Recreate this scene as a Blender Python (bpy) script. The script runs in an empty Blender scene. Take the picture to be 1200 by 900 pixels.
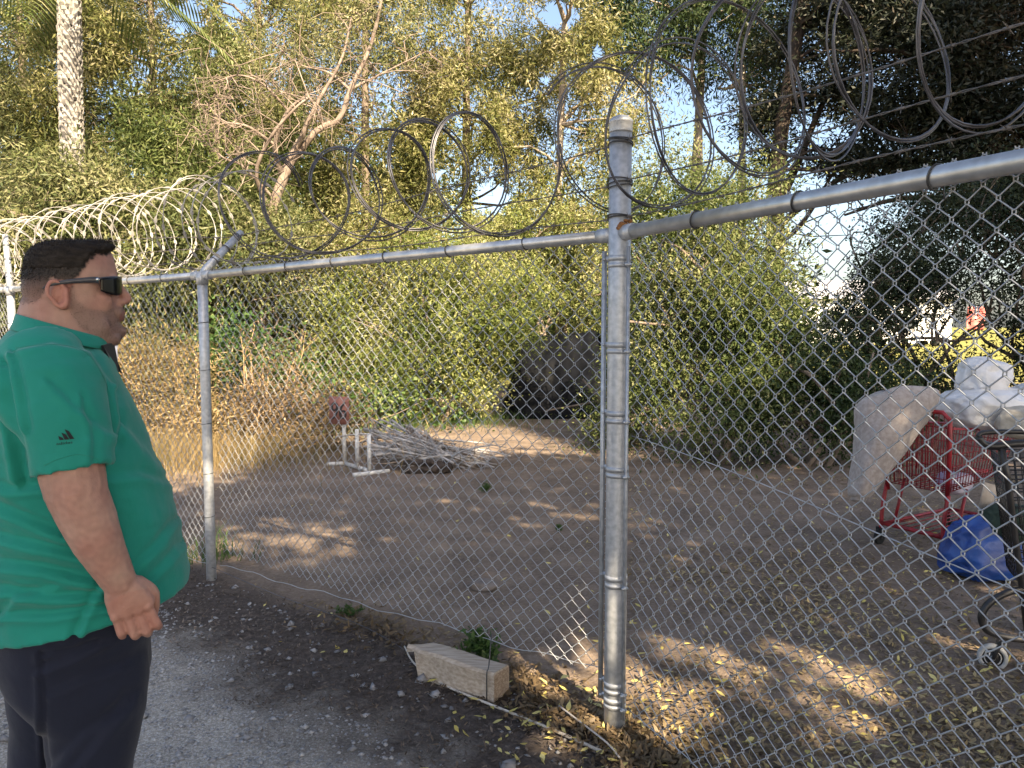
import bpy, bmesh, math, random
import numpy as np
from mathutils import Vector, Matrix, noise as mnoise
from mathutils.bvhtree import BVHTree

rng = np.random.default_rng(7)
random.seed(7)
SC = bpy.context.scene
COL = SC.collection
R = math.radians

# ------------------------------------------------------------------ camera model
CAM_Z, F, PITCH = 1.65, 900.0, R(4.45)
FWD = np.array([0, math.cos(PITCH), -math.sin(PITCH)])
UPV = np.array([0, math.sin(PITCH), math.cos(PITCH)])
RGT = np.array([1.0, 0, 0])
CAM = np.array([0, 0, CAM_Z])

def ray(px, py):
    return FWD + RGT * (px - 600) / F - UPV * (py - 450) / F
def at(px, py, y):
    d = ray(px, py)
    return CAM + d * (y / d[1])
def gnd(px, py, z=0.0):
    d = ray(px, py)
    return CAM + d * ((z - CAM_Z) / d[2])
def proj(P):
    q = np.asarray(P, float) - CAM
    zc = q @ FWD
    return np.stack([600 + F * (q @ RGT) / zc, 450 - F * (q @ UPV) / zc], -1)

# sun: behind the camera to the right
SUN_EL, SUN_AZ = R(40), R(26)
SUN = np.array([math.sin(SUN_AZ) * math.cos(SUN_EL), -math.cos(SUN_AZ) * math.cos(SUN_EL), math.sin(SUN_EL)])

# ------------------------------------------------------------------ object helpers
def tag(o, label=None, cat=None, group=None, kind=None):
    if label: o['label'] = label
    if cat: o['category'] = cat
    if group: o['group'] = group
    if kind: o['kind'] = kind
    return o
def thing(name, label, cat, loc=(0, 0, 0), rotz=0.0, group=None):
    o = bpy.data.objects.new(name, None)
    o.empty_display_size = 0.2
    COL.objects.link(o)
    o.location = [float(c) for c in loc]
    o.rotation_euler = (0, 0, rotz)
    return tag(o, label, cat, group)
def link(name, me, mat, parent=None, smooth=True):
    o = bpy.data.objects.new(name, me)
    COL.objects.link(o)
    if mat is not None and len(me.materials) == 0:
        me.materials.append(mat)
    if parent is not None:
        o.parent = parent
    if smooth and len(me.polygons):
        me.polygons.foreach_set('use_smooth', np.ones(len(me.polygons), dtype=bool))
    return o
def np_mesh(name, V, faces):
    """faces: int array (M,k)"""
    V = np.asarray(V, dtype=np.float32); faces = np.asarray(faces, dtype=np.int32)
    me = bpy.data.meshes.new(name)
    m, k = faces.shape
    me.vertices.add(len(V)); me.vertices.foreach_set('co', V.ravel())
    me.loops.add(m * k); me.loops.foreach_set('vertex_index', faces.ravel())
    me.polygons.add(m); me.polygons.foreach_set('loop_start', np.arange(0, m * k, k, dtype=np.int32))
    me.polygons.foreach_set('loop_total', np.full(m, k, dtype=np.int32))
    me.update(calc_edges=True)
    return me
def verts_of(me):
    a = np.empty(len(me.vertices) * 3, dtype=np.float32); me.vertices.foreach_get('co', a)
    return a.reshape(-1, 3).astype(float)
def normals_of(me):
    a = np.empty(len(me.vertices) * 3, dtype=np.float32); me.vertices.foreach_get('normal', a)
    return a.reshape(-1, 3).astype(float)
def set_verts(me, V):
    me.vertices.foreach_set('co', np.asarray(V, dtype=np.float32).ravel()); me.update()

class MB:
    def __init__(s): s.v = []; s.f = []
    def add(s, vs, fs):
        n = len(s.v); s.v.extend([tuple(map(float, p)) for p in vs]); s.f.extend([tuple(i + n for i in f) for f in fs])
        return s
    def tube(s, pts, rad, sides=6, cap=True, closed=False):
        P = np.asarray(pts, float); n = len(P)
        r = np.full(n, rad, float) if np.isscalar(rad) else np.asarray(rad, float)
        if closed:
            T = np.roll(P, -1, 0) - np.roll(P, 1, 0)
        else:
            T = np.gradient(P, axis=0)
        T /= (np.linalg.norm(T, axis=1, keepdims=True) + 1e-9)
        ref = np.array([0, 0, 1.0]) if abs(T[0, 2]) < .9 else np.array([1.0, 0, 0])
        u = np.cross(T[0], ref); u /= np.linalg.norm(u)
        vs = []
        a = np.arange(sides) * 2 * math.pi / sides
        ca, sa = np.cos(a)[:, None], np.sin(a)[:, None]
        for i in range(n):
            u = u - T[i] * (u @ T[i]); u /= (np.linalg.norm(u) + 1e-9)
            w = np.cross(T[i], u)
            vs.append(P[i] + r[i] * (ca * u + sa * w))
        vs = np.concatenate(vs)
        fs = []
        for i in range(n if closed else n - 1):
            j = (i + 1) % n
            for k in range(sides):
                k2 = (k + 1) % sides
                fs.append((i * sides + k, i * sides + k2, j * sides + k2, j * sides + k))
        if cap and not closed:
            fs.append(tuple(range(sides - 1, -1, -1))); fs.append(tuple((n - 1) * sides + k for k in range(sides)))
        return s.add(vs, fs)
    def loft(s, rings, cap=True):
        k = len(rings[0]); vs = np.concatenate(rings); fs = []
        for i in range(len(rings) - 1):
            for j in range(k):
                j2 = (j + 1) % k
                fs.append((i * k + j, i * k + j2, (i + 1) * k + j2, (i + 1) * k + j))
        if cap:
            fs.append(tuple(range(k - 1, -1, -1))); fs.append(tuple((len(rings) - 1) * k + j for j in range(k)))
        return s.add(vs, fs)
    def ell(s, c, r, rot=None, seg=14, rg=9):
        vs = []; fs = []
        c = np.asarray(c, float); r = np.asarray(r, float)
        Rm = np.eye(3) if rot is None else np.array(rot)
        vs.append(c + Rm @ np.array([0, 0, -r[2]]))
        for i in range(1, rg):
            th = -math.pi / 2 + math.pi * i / rg
            for j in range(seg):
                ph = 2 * math.pi * j / seg
                vs.append(c + Rm @ (r * np.array([math.cos(th) * math.cos(ph), math.cos(th) * math.sin(ph), math.sin(th)])))
        vs.append(c + Rm @ np.array([0, 0, r[2]]))
        top = len(vs) - 1
        for j in range(seg):
            j2 = (j + 1) % seg
            fs.append((0, 1 + j2, 1 + j)); fs.append((top, 1 + (rg - 2) * seg + j, 1 + (rg - 2) * seg + j2))
            for i in range(rg - 2):
                fs.append((1 + i * seg + j, 1 + i * seg + j2, 1 + (i + 1) * seg + j2, 1 + (i + 1) * seg + j))
        return s.add(vs, fs)
    def box(s, c, size, rot=None, bev=0.0):
        c = np.asarray(c, float); h = np.asarray(size, float) / 2
        Rm = np.eye(3) if rot is None else np.array(rot)
        if bev > 0:
            bm = bmesh.new(); bmesh.ops.create_cube(bm, size=1)
            for v in bm.verts: v.co = Vector([v.co[i] * 2 * h[i] for i in range(3)])
            bmesh.ops.bevel(bm, geom=bm.edges[:], offset=bev, segments=2, affect='EDGES')
            bm.verts.index_update()
            vs = [c + Rm @ np.array(v.co) for v in bm.verts]; fs = [tuple(v.index for v in f.verts) for f in bm.faces]
            bm.free()
            return s.add(vs, fs)
        vs = [c + Rm @ (h * np.array(q)) for q in [(-1,-1,-1),(1,-1,-1),(1,1,-1),(-1,1,-1),(-1,-1,1),(1,-1,1),(1,1,1),(-1,1,1)]]
        return s.add(vs, [(0,3,2,1),(4,5,6,7),(0,1,5,4),(1,2,6,5),(2,3,7,6),(3,0,4,7)])
    def mesh(s, name, origin=None):
        me = bpy.data.meshes.new(name)
        vs = s.v if origin is None else [(p[0]-origin[0], p[1]-origin[1], p[2]-origin[2]) for p in s.v]
        me.from_pydata(vs, [], s.f); me.update()
        return me
    def build(s, name, mat, parent=None, smooth=True, world=True):
        """world=True: vertices are world coordinates, the (unrotated) parent's location is taken off"""
        org = tuple(parent_world(parent)) if (parent is not None and world) else None
        return link(name, s.mesh(name, org), mat, parent, smooth)
def parent_world(p):
    v = Vector((0, 0, 0))
    while p is not None:
        v += p.location; p = p.parent
    return v
def solo(mb, name, mat, loc, label, cat, group=None, kind=None, smooth=True):
    """a thing that is one mesh, its origin at loc"""
    o = link(name, mb.mesh(name, loc), mat, None, smooth)
    o.location = [float(c) for c in loc]
    return tag(o, label, cat, group, kind)
def rotz(a):
    c, s = math.cos(a), math.sin(a); return np.array([[c, -s, 0], [s, c, 0], [0, 0, 1.0]])
def spline(pts, n):
    P = np.asarray(pts, float); m = len(P)
    Q = np.vstack([2*P[0]-P[1], P, 2*P[-1]-P[-2]])
    out = []
    for t in np.linspace(0, m - 1, n):
        i = min(int(t), m - 2); u = t - i
        a, b, c, d = Q[i], Q[i+1], Q[i+2], Q[i+3]
        out.append(.5*((2*b)+(-a+c)*u+(2*a-5*b+4*c-d)*u*u+(-a+3*b-3*c+d)*u**3))
    return np.array(out)
def nz(p, s=1.0, o=0.0):
    return mnoise.noise(Vector((p[0]*s+o, p[1]*s-o, p[2]*s+2*o)))

# ------------------------------------------------------------------ materials
def new_mat(name):
    m = bpy.data.materials.new(name); m.use_nodes = True
    nt = m.node_tree; return m, nt, nt.nodes['Principled BSDF'], nt.nodes, nt.links
def ramp(N, stops):
    r = N.new('ShaderNodeValToRGB'); e = r.color_ramp.elements
    while len(e) < len(stops): e.new(0.5)
    for el, (p, c) in zip(e, stops):
        el.position = p; el.color = (c[0], c[1], c[2], 1)
    return r
def mat(name, c1, c2=None, scale=20, rough=.6, metal=0.0, bump=0.0, bscale=None, detail=6, spec=.5, lo=.35, hi=.65, stretch=None, sheen=0):
    m, nt, B, N, L = new_mat(name)
    c2 = c2 or c1
    tc = N.new('ShaderNodeTexCoord'); src = tc.outputs['Object']
    if stretch:
        mp = N.new('ShaderNodeMapping'); mp.inputs['Scale'].default_value = stretch
        L.new(src, mp.inputs['Vector']); src = mp.outputs[0]
    n = N.new('ShaderNodeTexNoise'); n.inputs['Scale'].default_value = scale; n.inputs['Detail'].default_value = detail
    L.new(src, n.inputs['Vector'])
    r = ramp(N, [(lo, c1), (hi, c2)]); L.new(n.outputs['Fac'], r.inputs[0]); L.new(r.outputs[0], B.inputs['Base Color'])
    B.inputs['Roughness'].default_value = rough; B.inputs['Metallic'].default_value = metal
    B.inputs['Specular IOR Level'].default_value = spec
    if sheen: B.inputs['Sheen Weight'].default_value = sheen
    if bump:
        b = N.new('ShaderNodeBump'); b.inputs['Strength'].default_value = 1.0; b.inputs['Distance'].default_value = bump
        n2 = N.new('ShaderNodeTexNoise'); n2.inputs['Scale'].default_value = bscale or scale; n2.inputs['Detail'].default_value = 5
        L.new(src, n2.inputs['Vector']); L.new(n2.outputs['Fac'], b.inputs['Height']); L.new(b.outputs[0], B.inputs['Normal'])
    return m
def leaf_mat(name, cols, trans=.35, rough=.5, spec=.3):
    """leaf colours vary from leaf to leaf and in patches of the plant"""
    m, nt, B, N, L = new_mat(name)
    g = N.new('ShaderNodeNewGeometry')
    tc = N.new('ShaderNodeTexCoord')
    nn = N.new('ShaderNodeTexNoise'); nn.inputs['Scale'].default_value = .9; nn.inputs['Detail'].default_value = 3
    L.new(tc.outputs['Object'], nn.inputs['Vector'])
    ad = N.new('ShaderNodeMath'); ad.operation = 'MULTIPLY_ADD'; ad.inputs[1].default_value = .55
    L.new(g.outputs['Random Per Island'], ad.inputs[0])
    mu = N.new('ShaderNodeMath'); mu.operation = 'MULTIPLY_ADD'; mu.inputs[1].default_value = 1.6; mu.inputs[2].default_value = -.58
    L.new(nn.outputs['Fac'], mu.inputs[0]); L.new(mu.outputs[0], ad.inputs[2])
    k = len(cols)
    r = ramp(N, [(i / (k - 1), c) for i, c in enumerate(cols)])
    L.new(ad.outputs[0], r.inputs[0]); L.new(r.outputs[0], B.inputs['Base Color'])
    B.inputs['Roughness'].default_value = rough; B.inputs['Specular IOR Level'].default_value = spec
    t = N.new('ShaderNodeBsdfTranslucent'); L.new(r.outputs[0], t.inputs['Color'])
    mx = N.new('ShaderNodeMixShader'); mx.inputs[0].default_value = trans
    L.new(B.outputs[0], mx.inputs[1]); L.new(t.outputs[0], mx.inputs[2])
    L.new(mx.outputs[0], N['Material Output'].inputs['Surface'])
    return m
M = {}
M['galv'] = mat('galvanised_steel', (.36,.38,.41), (.50,.52,.55), scale=45, rough=.5, metal=.6, bump=.0005, bscale=90)
M['galv_rail'] = mat('galvanised_rail', (.42,.43,.44), (.55,.56,.57), scale=25, rough=.38, metal=.75, bump=.0004, bscale=60)
M['wire'] = mat('fence_wire', (.34,.36,.39), (.48,.50,.53), scale=15, rough=.5, metal=.5)
M['old_wire'] = mat('weathered_wire', (.06,.06,.07), (.15,.15,.17), scale=12, rough=.45, metal=.6)
M['dark_wire'] = mat('dark_tie_wire', (.05,.05,.055), (.1,.1,.1), scale=30, rough=.5, metal=.6)
M['barb'] = mat('barbed_strand', (.10,.095,.09), (.20,.18,.17), scale=14, rough=.6, metal=.5)
M['razor'] = mat('dusty_razor_wire', (.22,.21,.20), (.44,.43,.41), scale=9, rough=.5, metal=.3)
M['rust'] = mat('rust', (.16,.06,.025), (.32,.16,.06), scale=60, rough=.9)
M['bark_pale'] = mat('pale_bark', (.30,.24,.19), (.46,.39,.32), scale=5, rough=.9, bump=.02, bscale=12, stretch=(3,3,.5))
M['bark_grey'] = mat('grey_bark', (.13,.10,.08), (.24,.19,.15), scale=5, rough=.9, bump=.02, bscale=12, stretch=(3,3,.5))
M['bark_dark'] = mat('dark_bark', (.03,.022,.018), (.075,.055,.042), scale=5, rough=.95, bump=.02, bscale=12, stretch=(3,3,.5))
M['twig_pink'] = mat('bare_twigs', (.14,.105,.085), (.30,.24,.20), scale=6, rough=.9)
M['stick'] = mat('dry_sticks', (.30,.28,.27), (.50,.47,.45), scale=8, rough=.9)
M['straw_stem'] = mat('dry_stems', (.36,.24,.13), (.5,.36,.2), scale=8, rough=.9)
M['leaf_olive'] = leaf_mat('olive_leaves', [(.04,.06,.022), (.095,.12,.042), (.19,.195,.085), (.42,.39,.25)])
M['leaf_gold'] = leaf_mat('golden_leaves', [(.055,.075,.024), (.14,.155,.045), (.27,.255,.11), (.50,.45,.30)])
M['leaf_lime'] = leaf_mat('lime_leaves', [(.05,.085,.022), (.13,.17,.04), (.26,.275,.095), (.48,.46,.27)])
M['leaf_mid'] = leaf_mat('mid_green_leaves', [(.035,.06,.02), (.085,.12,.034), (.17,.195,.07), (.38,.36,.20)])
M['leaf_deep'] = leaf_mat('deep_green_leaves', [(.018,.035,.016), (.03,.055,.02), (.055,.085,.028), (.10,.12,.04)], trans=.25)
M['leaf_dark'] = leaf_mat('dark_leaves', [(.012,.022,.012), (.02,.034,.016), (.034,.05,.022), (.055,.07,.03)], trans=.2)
M['needle'] = leaf_mat('cypress_needles', [(.008,.013,.008), (.013,.019,.012), (.02,.027,.015), (.06,.042,.026)], trans=.12)
M['leaf_weed'] = leaf_mat('weed_leaves', [(.03,.07,.022), (.055,.115,.032), (.10,.16,.05), (.22,.25,.10)])
M['straw'] = leaf_mat('dry_grass_blades', [(.11,.12,.045), (.20,.16,.07), (.31,.225,.115), (.46,.36,.21)], trans=.3)
M['brown_dry'] = leaf_mat('brown_dead_leaves', [(.06,.042,.028), (.11,.078,.045), (.18,.128,.075), (.30,.23,.14)], trans=.2)
M['litter'] = leaf_mat('leaf_litter', [(.07,.053,.035), (.16,.12,.07), (.29,.22,.12), (.48,.39,.19)], trans=.1)
M['litter_yellow'] = leaf_mat('yellow_fallen_leaves', [(.35,.27,.07), (.5,.42,.12), (.6,.52,.2), (.65,.6,.3)], trans=.15)
M['chips'] = leaf_mat('bark_chips', [(.035,.028,.024), (.07,.055,.047), (.12,.097,.08), (.22,.18,.15)], trans=0.0, rough=.9)
M['pebble'] = leaf_mat('gravel_stones', [(.10,.10,.11), (.19,.19,.2), (.28,.28,.29), (.44,.43,.42)], trans=0.0, rough=.85)
# ================================================================== SETTING: sky, sun, ground
w = bpy.data.worlds.new('World'); SC.world = w; w.use_nodes = True
nt = w.node_tree; bg = nt.nodes['Background']
sk = nt.nodes.new('ShaderNodeTexSky'); sk.sky_type = 'NISHITA'; sk.sun_disc = False
sk.sun_elevation = SUN_EL; sk.sun_rotation = math.atan2(SUN[0], SUN[1])
sk.air_density = .9; sk.dust_density = 2.6; sk.ozone_density = 1.0
nt.links.new(sk.outputs[0], bg.inputs['Color']); bg.inputs['Strength'].default_value = .095
sl = bpy.data.lights.new('sun_lamp', 'SUN'); sl.energy = 5.0; sl.angle = R(.5); sl.color = (1, .84, .61)
so = bpy.data.objects.new('sun_lamp', sl); COL.objects.link(so)
so.rotation_euler = Vector(SUN).to_track_quat('Z', 'Y').to_euler(); so.location = (10, -12, 20)

# fence geometry, needed by the ground zones too
PA = gnd(248, 680); PB = gnd(720, 850)                    # arm post, tall terminal post
FDIR = (PA - PB); FDIR /= np.linalg.norm(FDIR)            # along the fence, away to the left
FN = np.array([FDIR[1], -FDIR[0], 0.0])
if FN @ np.array([0, 1.0, 0]) < 0: FN = -FN               # horizontal normal, pointing inside the lot
PC2 = PA + FDIR * 3.0; PD = PC2 + FDIR * 3.0; PE = PD + FDIR * 3.0
GDIR = np.array([.669, -1.37, 0]); GDIR /= np.linalg.norm(GDIR)
PR = PB + GDIR * 3.0
RAIL_Z = 1.985

def ground_material():
    m, nt, B, N, L = new_mat('bare_earth_and_gravel')
    g = N.new('ShaderNodeNewGeometry'); P = g.outputs['Position']
    def noise(scale, detail=6, rough=.6):
        n = N.new('ShaderNodeTexNoise'); n.inputs['Scale'].default_value = scale; n.inputs['Detail'].default_value = detail
        n.inputs['Roughness'].default_value = rough; L.new(P, n.inputs['Vector']); return n.outputs['Fac']
    def math_(op, a, b=None, c=None):
        n = N.new('ShaderNodeMath'); n.operation = op
        for i, v in enumerate((a, b, c)):
            if v is None: continue
            if hasattr(v, 'links'): L.new(v, n.inputs[i])
            else: n.inputs[i].default_value = v
        return n.outputs[0]
    def mix(f, a, b):
        n = N.new('ShaderNodeMix'); n.data_type = 'RGBA'
        L.new(f, n.inputs[0])
        for v, i in ((a, 6), (b, 7)):
            if hasattr(v, 'links'): L.new(v, n.inputs[i])
            else: n.inputs[i].default_value = (*v, 1)
        return n.outputs[2]
    def col(fac, stops):
        r = ramp(N, stops); L.new(fac, r.inputs[0]); return r.outputs[0]
    dirt = col(noise(2.2, 8, .7), [(.3, (.10,.076,.061)), (.5, (.175,.133,.105)), (.72, (.28,.218,.170))])
    dirt = mix(math_('MULTIPLY', col(noise(45, 4), [(.45, (0,0,0)), (.7, (1,1,1))]), .35), dirt, (.36,.30,.25))
    grav = col(noise(70, 6, .75), [(.3, (.10,.091,.078)), (.5, (.29,.262,.225)), (.70, (.60,.555,.49))])
    grav = mix(math_('MULTIPLY', col(noise(1.4, 5), [(.42, (0,0,0)), (.62, (1,1,1))]), .4), grav, (.42,.385,.335))
    grav2 = mix(math_('MULTIPLY', col(noise(110, 3), [(.55, (0,0,0)), (.62, (1,1,1))]), .6), grav, (.60,.59,.58))
    mulch = col(noise(26, 8, .75), [(.3, (.038,.031,.028)), (.55, (.095,.077,.067)), (.75, (.20,.16,.135))])
    lawn = col(noise(.6, 5), [(.3, (.17,.17,.05)), (.6, (.24,.23,.06)), (.8, (.34,.24,.12))])
    # distance to the left fence line, positive on the camera's side
    d = N.new('ShaderNodeVectorMath'); d.operation = 'DOT_PRODUCT'; L.new(P, d.inputs[0]); d.inputs[1].default_value = (-FN[0], -FN[1], 0)
    s = math_('SUBTRACT', d.outputs['Value'], float(-FN @ PA))
    wob = math_('MULTIPLY_ADD', noise(1.6, 6, .65), 1.3, -.65)
    sw = math_('ADD', s, wob)
    road_f = col(math_('MULTIPLY_ADD', sw, 2.2, -1.1), [(.0, (0,0,0)), (1., (1,1,1))])
    mul_f = col(math_('MULTIPLY_ADD', math_('ADD', s, math_('MULTIPLY_ADD', noise(5, 5), .35, -.17)), 5.0, .7), [(0., (0,0,0)), (1., (1,1,1))])
    # the outside (mulch and gravel) also ends at the right hand panel of the fence
    GN = np.array([GDIR[1], -GDIR[0], 0.0]); 
    if GN @ np.array([-1.0, 0, 0]) < 0: GN = -GN
    d2 = N.new('ShaderNodeVectorMath'); d2.operation = 'DOT_PRODUCT'; L.new(P, d2.inputs[0]); d2.inputs[1].default_value = tuple(GN)
    s2 = math_('SUBTRACT', d2.outputs['Value'], float(GN @ PB))
    out_f = col(math_('MULTIPLY_ADD', s2, 5.0, .7), [(0., (0,0,0)), (1., (1,1,1))])
    inside = mix(mul_f, dirt, mulch)
    outside = mix(road_f, inside, grav2)
    near = mix(out_f, dirt, outside)
    sep = N.new('ShaderNodeSeparateXYZ'); L.new(P, sep.inputs[0])
    far_f = col(math_('MULTIPLY_ADD', math_('ADD', sep.outputs['Y'], math_('MULTIPLY', noise(.3, 3), 6.0)), .2, -4.2), [(0., (0,0,0)), (1., (1,1,1))])
    L.new(mix(far_f, near, lawn), B.inputs['Base Color'])
    B.inputs['Roughness'].default_value = .95; B.inputs['Specular IOR Level'].default_value = .2
    b = N.new('ShaderNodeBump'); b.inputs['Distance'].default_value = .02; b.inputs['Strength'].default_value = .9
    h = math_('ADD', math_('ADD', math_('MULTIPLY', noise(14, 8, .7), .8), math_('MULTIPLY', noise(90, 4), .3)), math_('MULTIPLY', noise(4.5, 4, .5), 1.6))
    L.new(h, b.inputs['Height']); L.new(b.outputs[0], B.inputs['Normal'])
    return m
def axis(lo, hi, step, far):
    a = list(np.arange(lo, hi + 1e-6, step)); s = step; x = a[-1]
    while x < far: s *= 1.35; x += s; a.append(x)
    s = step; x = a[0]
    while x > -far: s *= 1.35; x -= s; a.insert(0, x)
    return np.array(a)
def ground_z(x, y):
    p = (x, y, 0)
    k = 1.0 / (1 + (abs(x) / 14) ** 4 + (max(0, abs(y - 5)) / 14) ** 4)
    return k * (.022 * nz(p, .9, 3.1) + .012 * nz(p, 2.7, 8.0) + .006 * nz(p, 7.0, 1.0))
gx, gy = axis(-5, 6, .07, 320), axis(-1, 10, .07, 340)
V = np.array([(x, y, ground_z(x, y)) for y in gy for x in gx])
nx = len(gx); ii, jj = np.meshgrid(np.arange(len(gy) - 1), np.arange(nx - 1), indexing='ij'); b0 = (ii * nx + jj).ravel()
ground = link('ground', np_mesh('ground', V, np.stack([b0, b0 + 1, b0 + nx + 1, b0 + nx], -1)), ground_material())
tag(ground, 'bare brown earth lot with grey gravel and dark mulch outside the fence', 'ground', kind='structure')

# ================================================================== FENCE
def weave(mb, A, B, z0, z1, w=.036, r=.0017, bulge=None):
    """zigzag wires hooked into each other: the chain link between A and B"""
    A = np.asarray(A, float); B = np.asarray(B, float); Lh = np.linalg.norm((B - A)[:2]); d = (B - A) / Lh; d[2] = 0
    n = np.array([-d[1], d[0], 0]); cols = int(Lh / w)
    for i in range(cols):
        pts = []
        K = int((z1 - z0(0)) / w) + 2
        for k in range(K):
            s = (i + ((k + i) % 2)) * w
            z = z1 - k * w
            if z < z0(s / Lh): break
            sg = 1 if (k + i) % 2 else -1
            f = bulge(s / Lh, z) if bulge else 0.0
            p = A + d * (s + sg * .0026) + n * (sg * .0026 + f); p[2] = z
            pts.append(p)
        if len(pts) < 2: continue
        # small hooks at the bends
        q = []
        for a, b in zip(pts[:-1], pts[1:]):
            if len(q) == 0: q.append(a)
            e = np.array([0, 0, .0042]); m_ = (b - a)
            q += [a - e, a + m_ * .16 - n * .001, a + m_ * .84 + n * .001, b + e]
        q.append(pts[-1])
        mb.tube(q, r, 4, cap=False)
def strand(mb, a, b, sag=.0, barbs=.13, r=.0017, wob=.006, seed=0):
    """two twisted wires with four-point barbs"""
    a = np.asarray(a, float); b = np.asarray(b, float); Ln = np.linalg.norm(b - a); n = max(6, int(Ln / .035))
    t = np.linspace(0, 1, n); rs = np.random.default_rng(seed)
    P = a + (b - a) * t[:, None]; P[:, 2] -= sag * 4 * t * (1 - t)
    P[:, 2] += wob * np.sin(t * Ln * 4 + seed); 
    d = (b - a) / Ln; u = np.cross(d, [0, 0, 1.0]); u /= np.linalg.norm(u); v = np.cross(u, d)
    for ph in (0, math.pi):
        an = t * Ln * 2 * math.pi / .11 + ph
        mb.tube(P + .0022 * (np.cos(an)[:, None] * u + np.sin(an)[:, None] * v), r, 4, cap=False)
    for s in np.arange(.06, Ln, barbs):
        c = a + d * s; tt = s / Ln; c = c - np.array([0, 0, sag * 4 * tt * (1 - tt)]) + np.array([0, 0, wob * math.sin(s * 4 + seed)])
        for k in range(2):
            ang = rs.uniform(0, 6.28); e = math.cos(ang) * u + math.sin(ang) * v
            mb.tube([c - e * .018 + d * .006, c, c + e * .018 - d * .006], [.0006, .0022, .0006], 3, cap=False)
        mb.tube([c - d * .011, c + d * .011], .0042, 5)
def pipe_post(name, base, h, r, label, grp, cap=True):
    t = thing(name, label, 'fence post', base, 0, grp)
    mb = MB(); b = np.asarray(base, float)
    mb.tube([b + [0,0,-.3], b + [0,0,.4], b + [0,0,h*.7], b + [0,0,h]], r, 20)
    mb.build('pole', M['galv'], t)
    return t
def band(mb, c, r, h=.022, ext=None):
    c = np.asarray(c, float)
    mb.tube([c + [0,0,-h/2], c + [0,0,h/2]], r + .004, 20)
    if ext is not None:
        e = np.asarray(ext, float); e /= np.linalg.norm(e)
        ang = math.atan2(e[1], e[0])
        mb.box(c + e * (r + .014), (.028, .009, h), rotz(ang))
        s = np.cross(e, [0, 0, 1.0])
        mb.tube([c + e*(r+.02) - s*.014, c + e*(r+.02) + s*.014], .006, 6)

# ---- the tall terminal post
T = pipe_post('terminal_post', PB, 2.44, .044, 'thick tall grey steel post with rounded cap at the fence corner', 'fence posts')
mb = MB(); tp = PB + [0, 0, 2.43]
mb.loft([tp + np.array([[ (.0455*k)*math.cos(a), (.0455*k)*math.sin(a), z] for a in np.linspace(0, 2*math.pi, 20, endpoint=False)]) for k, z in ((1,-.04),(1.02,-.035),(1.02,-.004),(1.06,-.002),(1.06,.006),(.95,.010),(.78,.018),(.45,.025),(.12,.028))])
mb.build('post_cap', M['galv'], T)
bl = FDIR; br = GDIR
for y_ in (303, 404, 484, 549, 676, 800, 818):
    d = ray(720, y_); z = (CAM + d * (PB[1] / d[1]))[2]
    mb = MB(); band(mb, PB + [0, 0, z], .0425, .022, bl); mb.build('tension_band', M['galv'], T); mb = MB(); band(mb, PB + [0, 0, z - random.uniform(.024,.034)], .0425, .018, br); mb.build('tension_band', M['galv'], T)
for k_, z in enumerate((2.37, 2.36, 2.345, 2.21, 2.195, 2.185, 2.07, 2.062)):
    a = np.linspace(0, 2 * math.pi, 22, endpoint=False)
    mb = MB(); mb.tube([PB + [math.cos(q)*.0475, math.sin(q)*.0475, z + .006*math.sin(q + z*90)] for q in a], .0026, 5, closed=True)
    mb.build('tie_wire', M['dark_wire'], T)
mb = MB(); bp_ = PB + bl*.068; mb.tube([bp_ + [0,0,.10], bp_ + [0,0,1.0], bp_ + [0,0,1.94]], .0105, 10); mb.build('tension_bar', M['galv'], T)
mb = MB(); mb.box(PB + br*.06 + [0,0,1.0], (.016, .006, 1.9), rotz(math.atan2(br[1], br[0]))); mb.build('tension_bar', M['galv'], T)
mb = MB()
for k_ in range(9):
    a = random.uniform(-1.9, 0.0)
    mb.ell(PB + [.045*math.cos(a), .045*math.sin(a), 2.03 + random.uniform(-.012,.02)], (.012,.010,.007+.004*random.random()), seg=8, rg=5)
mb.build('rust_patch', M['rust'], T)

# ---- line posts to the left, each with an arm leaning in over the lot
def line_post(base, label, lean, ln=.40):
    t = pipe_post('line_post', base, 1.93, .031, label, 'fence posts')
    b = np.asarray(base, float); mb = MB(); top = b + [0, 0, 1.93]
    mb.tube([top - [0,0,.03], top + [0,0,.045]], .037, 16)
    p1 = top + [0, 0, .04]; e = lean / np.linalg.norm(lean)
    mb.tube([top + [0,0,.01], p1 + e*.04, p1 + e * ln], [.031,.027,.022], 12)
    ring = np.linspace(0, 2*math.pi, 18, endpoint=False)
    arm = mb.build('barb_arm', M['galv'], t)
    wb = MB()
    for s in (.12, .24, .36):
        c = p1 + e * s; u = np.cross(e, FDIR); u /= np.linalg.norm(u)
        if s < ln: wb = MB(); wb.tube([c + .027*(math.cos(q)*FDIR + math.sin(q)*u) for q in ring], .003, 5, closed=True); wb.build('tie_wire', M['dark_wire'], arm)
    for z in (1.66, 1.36, 1.02, .70, .42):
        wb = MB(); wb.tube([b + [.0325*math.cos(q), .0325*math.sin(q), z + .004*math.cos(q)] for q in ring], .002, 4, closed=True)
        wb.build('tie_wire', M['dark_wire'], t)
    return t, p1, e
lean_in = FN * .72 + np.array([0, 0, .70])
_, arm1, arm1e = line_post(PA, 'slim grey fence post with an angled top arm beside the man', lean_in)
_, arm2, arm2e = line_post(PC2, 'sunlit slim fence post seen just behind the man\'s neck', np.array([-.06, .02, 1.0]), .45)
line_post(PD, 'far slim fence post at the left end, third from the tall post', lean_in)
line_post(PR, 'slim fence post at the near right end of the mesh', np.array([0, 0, 1.0]))

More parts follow.
